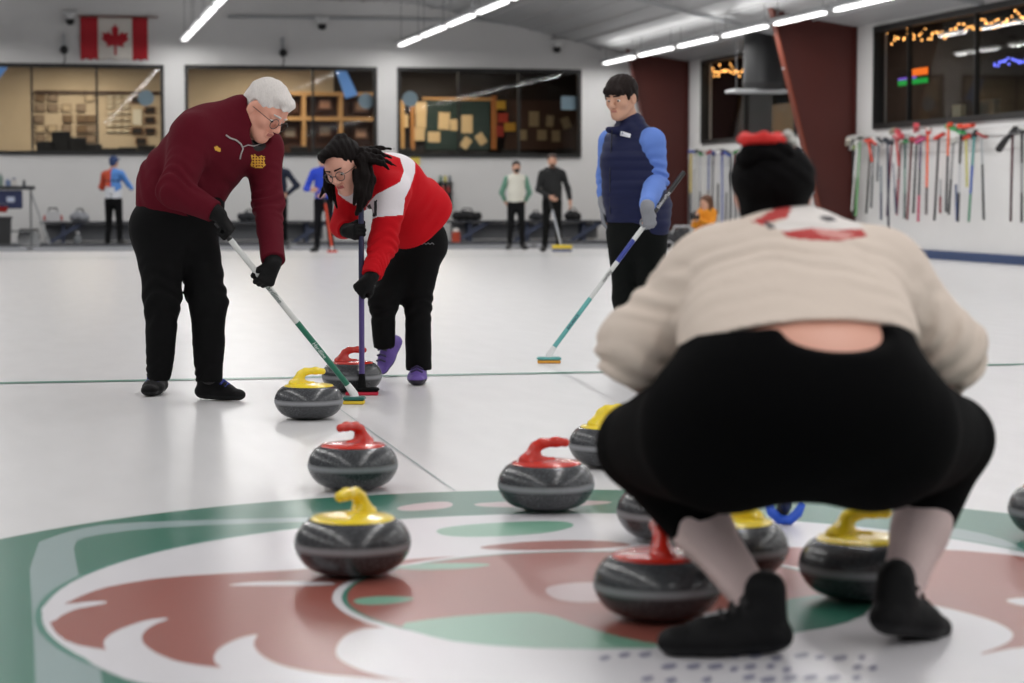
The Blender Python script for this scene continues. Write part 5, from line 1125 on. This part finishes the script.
yh = nrm((.1,.3,-.9)); body.merge(hand_sdf(haL, yh, (-.9,.2,0), 1, (30,35,30), 1.0, 1.0)).merge(hand_sdf(haR, yh, (.9,.2,0), -1, (30,35,30), 1.0, 1.0))
p.solid('body', body, .006, [mat('skin_light', (220,164,144), .5), LIP], fn=face_fn(hc, hf, hu, hs))
torq = SDF(); chain(torq, [s0,s1,s2,s3], [.235,.238,.228,.165], n=bn, q=1.55, k=.06); torq.cut(J(800,330,-.16), nrm(np.array((.07,-.36,-.93))))
sh = torq; sh.cap(shL, shR, .095, .09, k=.09).cap(s3, nk, .10, .07, k=.05).cap(shL, elL, .100, .088, k=.06).cap(elL, haL, .085, .062, k=.03).cap(shR, elR, .100, .080, k=.06).cap(elR, haR, .080, .062, k=.03)
red1 = [(752,222),(782,205),(792,204),(790,212),(786,219),(775,220),(762,225)]; red2 = [(782,232),(812,228),(835,230),(862,229),(868,236),(838,241),(812,240),(790,238)]
wht = [(790,204),(822,207),(848,215),(866,228),(835,230),(812,228),(785,231),(770,226),(786,219)]; bl1 = [(762,221),(770,222),(776,228),(770,230)]; pk = [(835,230),(812,228),(822,236),(845,240),(855,233)]; bl2 = [(818,216),(830,216),(838,220),(826,222)]
def shf(P, N):
    x, y = proj(P); x = x+1.4*np.sin(y*1.9); m = np.zeros(len(P), int); b = N[:,1] < .35
    for k_, pl in ((2,wht),(1,red1),(1,red2),(4,pk),(3,bl1),(3,bl2)): m[inpoly(x, y, pl) & b] = k_
    return m
ax_ = nrm(s3-s1)
def backfold(P):
    d = P-s1; t = d@ax_; x = d[:,0]; env = np.exp(-((t-.10)/.16)**2)*np.exp(-(x/.27)**2)
    ph = (t-.9*x*x+.010*np.sin(x*21)+.006*np.sin(x*47+1))/.062
    return .0085*env*np.sin(2*PI*ph)*(.6+.4*np.sin(x*13+t*30))
sho = p.solid('sweatshirt', sh, .0058, [OAT, mat('print_red',(176,52,50),.8), mat('print_white',(218,212,208),.8), mat('print_dark',(66,62,66),.8), mat('print_pink',(204,140,134),.8)], fn=shf,
   wr=addw(folds(.004,9,31), backfold, cross_folds(elL, elL-shL, .014,.055,.13), cross_folds(elR, elR-shR, .012,.055,.13,2), cross_folds(shL*.6+s1*.4, (.5,-.2,-.8), .012,.06,.12,3), cross_folds(shR*.6+s1*.4, (.5,.2,.8), .010,.06,.12,5)))
pt_ = SDF().merge(pel).merge(shin); pt_.cap(s0, s0*.3+s1*.7, .240, .243, n=bn, q=1.52, k=.05)
pt_.cut(J(790,328,-.2), nrm((-.05,.10,.99))); pt_.ell(J(846,331,-.26), (.125,.14,.042), k=.02, neg=True)
wL_ = knL*.38+anL*.62; wR_ = knR*.42+anR*.58
dl = nrm(anL-knL); dr = nrm(anR-knR); pt_.cap(wL_, wL_+dl*.3, .12, .12, k=0, neg=True, fa=True).cap(wR_, wR_+dr*.3, .12, .12, k=0, neg=True, fa=True)
p.solid('leggings', pt_, .0065, LEG, wr=folds(.003,9,41))
for k_, a_ in ((knL,anL),(knR,anR)): sk = SDF(); sk.cap(k_*.6+a_*.4, k_*.45+a_*.55, .072, .060, k=.03).cap(k_*.45+a_*.55, a_, .060, .043, k=.03); p.solid('sock', sk, .006, SOCK, wr=folds(.002,30,6))
hl = G(793,653); hl[2] = .003; _, m = shoe(p.t, off, hl, (-.985,-.10,.0), .285, SH, ank=.13, w=.056); m.build('laces', MBLK, p.t)
tp = surf_path([c for c in p.t.children if c.name.startswith('shoe')][-1], off, [(704,616),(726,611)], .002)
if len(tp) == 2: m = MB(); m.tube(tp, .004, 6); p.mb(m, 'shoe_tab', M_lgrey)
hr_ = G(877,651); upR = nrm((.10,.16,1)); hr_[2] = .035; hr_[0] -= .0; _, m = shoe(p.t, off, hr_, nrm((.55,.66,-.13)), .27, SH, up=nrm((.10,.16,.95)), ank=.12, w=.056); m.build('laces', MBLK, p.t)
HB = mat('black_hair', (7,6,7), .75, bump=.3, scale=80, spec=.08)
hr = SDF(); hr.ell(H(0,-.012,.025), np.array((.098,.112,.090))*hs, A3, k=.02).ell(H(0,-.035,-.05), np.array((.080,.075,.05))*hs, A3, k=.02)
hr.ell(H(0,.115,-.01), np.array((.075,.085,.07))*hs, A3, k=.006, neg=True)
for q in (-1,1): hr.ell(H(q*.100,.0,-.03), np.array((.022,.03,.036))*hs, A3, k=.004, neg=True)
p.solid('hair', hr, .0045, HB, wr=lambda P: .0012*np.sin(P[:,0]*120+P[:,2]*90+2*np.sin(P[:,2]*50)))
bc = J(766,153,.36); bn_ = SDF(); bn_.ell(bc, (.058,.050,.036), k=.02).ell(bc+(-.035,-.01,-.012), (.034,.040,.026), k=.015).ell(bc+(.03,-.01,-.008), (.034,.040,.026), k=.015).cap(bc-(0,0,.02), bc-(0,0,.06), .030, .030, k=.008)
p.solid('hair_bun', bn_, .0045, HB, wr=lambda P: .004*np.sin(P[:,0]*70+P[:,2]*110+2*np.sin(P[:,1]*60)))
m = MB(); sc_ = J(762,139.5,.36); 
ss = SDF()
for i in range(12):
    a = 2*PI*i/12; ss.ell(sc_+np.array((.042*math.cos(a), .036*math.sin(a), .004*math.sin(3*a))), (.016,.015,.012+.003*(i%2)), k=.008)
ss.ell(sc_, (.040,.034,.012), k=.01)
p.solid('red_scrunchie', ss, .003, mat('scrunchie_red',(206,36,32),.7))
ss = SDF(); 
for a in ((.04,0,.0),(.052,.01,.004),(.044,-.012,.010),(.058,0,-.008)): ss.ell(sc_+np.array(a)+(.012,0,.002), (.012,.012,.010), k=.004)
p.solid('hair_flower', ss, .003, mat('pale_flower',(190,190,184),.7))
# their broom, blue head out on the ice in front
bbk = G(785,524); btk = J(805,330,.62)
t = thing('curling_broom', 'broom with a blue curved head, seen between the yellow-handled stones under the crouching player', 'curling broom', room(bbk), -TH)
m = MB(); m.tube([(0,0,.04), btk-bbk], .0135, 12); m.build('shaft', BSH, t, smooth=True)
m = MB(); m.tube([(-.050,0,.062),(-.040,-.01,.036),(-.018,-.02,.016),(.010,-.02,.014),(.036,-.01,.034),(.050,0,.058)], [.010,.015,.015,.015,.015,.010], 10); hd_ = m.build('head', mat('blue_head',(36,88,206),.4), t, smooth=True)
m = MB(); m.tube([(-.012,0,.030),(0,.0,.055),(.006,.01,.09)], [.018,.020,.014], 10); m.build('swivel_joint', M_black, hd_, smooth=True)
# ------------------------------------------------------------ background people
def bystander(px, yf, Hm, face, label, top, trou, hairc, skin=(196,150,126), arms=None, lean=0.0, extra=None, stance=.13, topc2=None, topfn=None, shoec=(20,20,22), cap=None, h=.012, sw=1.0):
    g = G(px, yf); D = g[1]; p = Person(D, px, label, base=np.array([g[0], D, .0])); o = p.off; k = Hm/1.75; F = nrm((face[0],face[1],0)); L = cross((0,0,1),F)
    Pt = lambda l,f,z: o+L*l*k+F*f*k+np.array((0,0,z*k+(.0)))
    S = SDF(); 
    ar = arms or ((.30,.02,1.12,.30,.08,.86),(-.30,.02,1.12,-.30,.08,.86))
    torso = SDF(); torso.cap(Pt(0,0,.98), Pt(0,lean*.3,1.15), .165*k*sw, .16*k*sw, n=F, q=1.35, k=.04).cap(Pt(0,lean*.3,1.15), Pt(0,lean,1.36), .16*k*sw, .155*k*sw, n=F, q=1.35, k=.04).cap(Pt(.15,lean,1.42), Pt(-.15,lean,1.42), .065*k, .065*k, k=.05).cap(Pt(0,lean,1.42), Pt(0,lean+.01,1.50), .07*k, .06*k, k=.03)
    arm = SDF()
    for sg,(ea,eb_,ec,wa,wb,wc) in zip((1,-1),ar):
        sh_ = Pt(sg*.19,lean,1.40); el_ = Pt(ea,eb_,ec); w_ = Pt(wa,wb,wc); arm.cap(sh_, el_, .062*k, .052*k, k=.04).cap(el_, w_, .050*k, .038*k, k=.03)
        y_ = nrm(w_-el_); S.merge(hand_sdf(w_, y_, nrm(L*sg+.01), -sg, (25,30,25), k, 1.25))
    legs = SDF(); legs.cap(Pt(0,0,1.02), Pt(0,0,.90), .155*k*sw, .155*k*sw, n=F, q=1.3, k=.04)
    for sg in (1,-1): legs.cap(Pt(sg*.09,0,.88), Pt(sg*stance*.85,.02,.48), .09*k, .065*k, k=.04).cap(Pt(sg*stance*.85,.02,.48), Pt(sg*stance,-.01,.09), .065*k, .052*k, k=.03)
    hc_ = Pt(0,lean+.045,1.635); hs_ = k; S.merge(torso.grow(-.02)).merge(arm.grow(-.012)).merge(legs.grow(-.016)).merge(head_sdf(hc_, tuple(F), (0,0,1), hs_, Pt(0,lean,1.46), .055))
    p.solid('body', S, h*.8, [Rm(skin), LIP2], fn=face_fn(hc_, tuple(F), (0,0,1), hs_))
    tp = SDF().merge(torso).merge(arm); tp.cut(Pt(0,0,.93), (0,0,-1)); 
    cols = [Rm(c_, .8) for c_ in ([top]+(topc2 or []))]; tag_fn = None
    if topfn: tag_fn = lambda P,N: topfn((P-o)@L/k, (P-o)@F/k, P[:,2]/k)
    p.solid('top', tp, h, cols, fn=tag_fn, wr=folds(.006,14,int(px)))
    tr_ = SDF().merge(legs); tr_.cut(Pt(0,0,.06), (0,0,-1)); p.solid('trousers', tr_, h, Rm(trou,.85,spec=.2))
    for sg in (1,-1):
        a_ = Pt(sg*stance,-.07,0); a_[2] = .003 if D < 39.2 else .023; m_ = [Rm(shoec,.6), Rm((16,16,18),.6)]; shoe(p.t, o, a_, F+L*sg*.25, .27*k, m_, hres=.009, ank=.10)
    L_,F_,U_ = frame3(tuple(F),(0,0,1)); H = hp_(hc_, L_,F_,U_,hs_); A_ = [L_,F_,U_]; hr = SDF().ell(H(0,-.016,.045), np.array((.088,.106,.090))*hs_, A_, k=.02).ell(H(0,-.07,-.01), np.array((.068,.045,.065))*hs_, A_, k=.02)
    hr.ell(H(0,.11,-.015), np.array((.10,.09,.07))*hs_, A_, k=.004, neg=True); hr.ell(H(0,.05,-.07), np.array((.12,.09,.06))*hs_, A_, k=.004, neg=True)
    p.solid('hair' if cap is None else 'cap', hr, .009, Rm(hairc if cap is None else cap,.7))
    if cap is not None: m = MB(); m.bbox((-.06,0,-.008),(.06,.09,.006),.004); R_ = Matrix((tuple(L_),tuple(F_),tuple(U_))).transposed(); m.v = [tuple(np.array(R_@Vector(v))+H(0,.085,.065)-o) for v in m.v]; m.build('cap_brim', Rm(cap,.7), p.t)
    if extra: extra(p, Pt, H, k, L, F)
    return p, Pt, H, k, F, L
def c1(l, f, z):
    m = np.zeros(len(l), int); up = z > 1.12+.05*np.sin(l*20); m[up & (l > .0)] = 1; m[up & (l <= .0)] = 2; m[(z > 1.24) & (z < 1.31) & (np.abs(l) < .14) & (np.sin(l*90) > -.3) & (np.abs(z-1.275) < .02)] = 3; m[(z < 1.16) & (z > 1.0) & (np.abs(l) < .08)] = 0; return m
# facing away, arms raised to the chest: orange on their left side (left in view), blue on the other
bystander(114, 247, 1.66, (.25,.97), 'person in a white, orange and blue jacket and blue cap standing by the left bench', (222,224,230), (14,14,16), (60,40,30), cap=(38,60,104), topc2=[(206,84,56),(84,136,206),(40,40,50)], topfn=c1, arms=((.31,.12,1.14,.14,.26,1.26),(-.31,.12,1.14,-.14,.26,1.26)))
bystander(279, 247, 1.70, (-.3,-.95), 'person in a dark navy jacket, hands on hips, partly behind the man in maroon', (22,30,52), (12,12,14), (50,36,30), arms=((.36,-.05,1.16,.20,.05,1.0),(-.36,-.05,1.16,-.2,.05,1.0)))
def ex3(p, Pt, H, k, L, F):
    pass
pb = bystander(324, 252, 1.66, (-.15,-1), 'person in a royal blue jacket standing with a red broom behind the woman in red', (34,66,190), (16,16,20), (90,70,50), arms=((.28,.10,1.12,.10,.28,1.02),(-.30,.05,1.12,-.16,.24,1.10)), cap=(60,80,70))
pb_o = pb[0].off; Pt = pb[1]
broom('orange-red curling broom held by the person in the blue jacket', Pt(.22,.30,0)*np.array((1,1,0)), Pt(.06,.30,1.12), [('grip',.75,1,BSH),('shaft',0,.75,mat('orange_red_shaft',(220,74,44),.4))], .018, (1,0), mat('red_pad',(196,30,60),.7), mat('orange_head',(226,84,44),.5))
def c4(l, f, z): return (np.abs(l) > .175).astype(int)
def ex4(p, Pt, H, k, L, F):
    S = SDF(); S.ell(H(0,.070,-.060), np.array((.058,.050,.042))*k, frame3(tuple(F),(0,0,1)), k=.01); p.solid('face_mask', S, .006, Rm((20,20,22),.8))
bystander(516, 249.5, 1.54, (.12,-.99), 'person in a cream vest with green sleeves and black face mask by the right bench', (214,212,200), (14,14,16), (30,22,20), topc2=[(96,140,120)], topfn=c4, arms=((.28,-.06,1.13,.20,-.14,.96),(-.28,-.06,1.13,-.20,-.14,.96)), extra=ex4)
pc = bystander(552, 251.5, 1.64, (.05,-1), 'bearded person in a black hooded sweatshirt holding a broom by the right bench', (15,16,17), (13,14,14), (56,38,30), arms=((.29,.0,1.13,.32,.10,.90),(-.26,.08,1.12,-.06,.26,.98)), sw=1.08)
Pt = pc[1]
S = SDF(); S.ell(pc[2](0,.058,-.085), np.array((.050,.045,.038))*pc[3], k=.01); S.ell(pc[2](0,.098,-.055), np.array((.024,.02,.008))*pc[3], k=.002, neg=True); pc[0].solid('beard', S, .006, Rm((70,48,38),.8))
S = SDF(); S.cap(Pt(.09,-.06,1.46), Pt(-.09,-.06,1.46), .06, .06, k=.04).cap(Pt(.09,-.04,1.46), Pt(.05,.10,1.44), .045,.03,k=.03).cap(Pt(-.09,-.04,1.46), Pt(-.05,.10,1.44), .045,.03,k=.03); pc[0].solid('hood', S, .012, Rm((18,19,20),.8))
bq = broom('grey curling broom with a yellow head held by the person in the black sweatshirt', Pt(.16,.30,0)*np.array((1,1,0)), Pt(-.09,.27,1.05), [('grip',.7,1,BSH),('shaft',0,.7,mat('pale_grey_shaft',(176,180,186),.4))], .018, (1,0), mat('grey_pad',(110,116,140),.7), mat('yellow_head',(226,196,40),.5), L=.34, W=.18)
for c_ in bq.children:
    if c_.name.startswith('head'): c_.scale = (1,1,3.2)
S = SDF(); c_ = G(561,249); t = thing('yellow_cloth', 'crumpled yellow cover on the broom head of the person in black', 'cover', room(c_+np.array((0,.0,.07))), -TH); S.ell((0,0,.05),(.10,.07,.05),k=.02).ell((-.03,0,.09),(.05,.05,.04),k=.02).ell((.05,0,.08),(.04,.05,.03),k=.02); solid('cover_body', S, .012, Rm((228,200,50),.6), t, wr=folds(.006,30,3)) if False else bpy.data.objects.remove(t)
# photographer in orange, kneeling by the right wall
g = G(703,250); D = 34.5; g = np.array([V(703,248,D)[0], D, 0]); p = Person(D, 703, 'long-haired person in an orange jacket kneeling with a camera by the right wall', base=g); o = p.off; J = p.J
S = SDF(); A_ = lambda px,py,dd=0.: J(px,py,dd)
tp = SDF(); tp.cap(A_(705,232), A_(707,215), .17, .15, n=(0,1,0), q=1.2, k=.05).cap(A_(701,212,-.05), A_(713,212,.05), .06,.06,k=.05).cap(A_(713,213,.0), A_(712,226,-.15), .06,.055,k=.03).cap(A_(712,226,-.15), A_(698,219,-.35), .052,.04,k=.03).cap(A_(700,213,-.05), A_(695,225,-.2), .06,.05,k=.03).cap(A_(695,225,-.2), A_(697,218,-.35), .05,.04,k=.03)
lg = SDF(); lg.cap(A_(707,238), A_(697,240,-.4), .12,.08,k=.04).cap(A_(697,240,-.4), A_(700,249,-.1), .07,.05,k=.03).cap(A_(709,238), A_(716,246,-.3), .11,.08,k=.04).cap(A_(716,246,-.3), A_(716,249,.1), .07,.05,k=.03)
lg.cut((0,0,.004),(0,0,-1)); hc = A_(706,203,-.05); hf = (-.75,-.62,-.1); hu = (0,0,1)
S.merge(tp.grow(-.02)).merge(lg.grow(-.018)).merge(head_sdf(hc, hf, hu, 1.0, A_(706,212), .05)); S.merge(hand_sdf(A_(698,219,-.35), (-.6,-.6,.3), (0,-.6,.8), 1, (50,50,40), 1, 1.2)); S.merge(hand_sdf(A_(696,218,-.35), (-.3,-.6,.6), (-.8,-.2,.3), -1, (50,50,40), 1, 1.2))
p.solid('body', S, .009, [Rm((206,160,136)), LIP2], fn=face_fn(hc, hf, hu, 1.0)); p.solid('jacket', tp, .012, Rm((224,142,28),.8), wr=folds(.008,14,77)); p.solid('trousers', lg, .012, Rm((24,24,28),.85))
HL, HF, HU = frame3(hf, hu); H = hp_(hc, HL, HF, HU, 1.0); hr = SDF(); hr.ell(H(0,-.016,.045), (.090,.108,.092), [HL,HF,HU]).cap(H(0,-.07,.0), H(0,-.10,-.20), .075,.05,k=.03).cap(H(.06,-.02,.0), H(.07,0,-.2), .035,.02,k=.02); hr.ell(H(0,.11,-.015), (.10,.09,.075), [HL,HF,HU], k=.004, neg=True)
p.solid('hair', hr, .009, Rm((92,58,36),.6))
c_ = A_(695,216,-.42); t = thing('camera', 'black camera held up by the kneeling person in orange', 'camera', room(c_), -TH); m = MB(); m.bbox((-.07,-.03,-.05),(.07,.04,.05),.012); m.bbox((-.025,-.02,.045),(.025,.03,.075),.008); m.build('body', M_black, t); m = MB(); m.tube([(-.01,-.02,0),(-.06,-.15,-.01)],[.04,.045],14); m.build('lens', M_black, t)
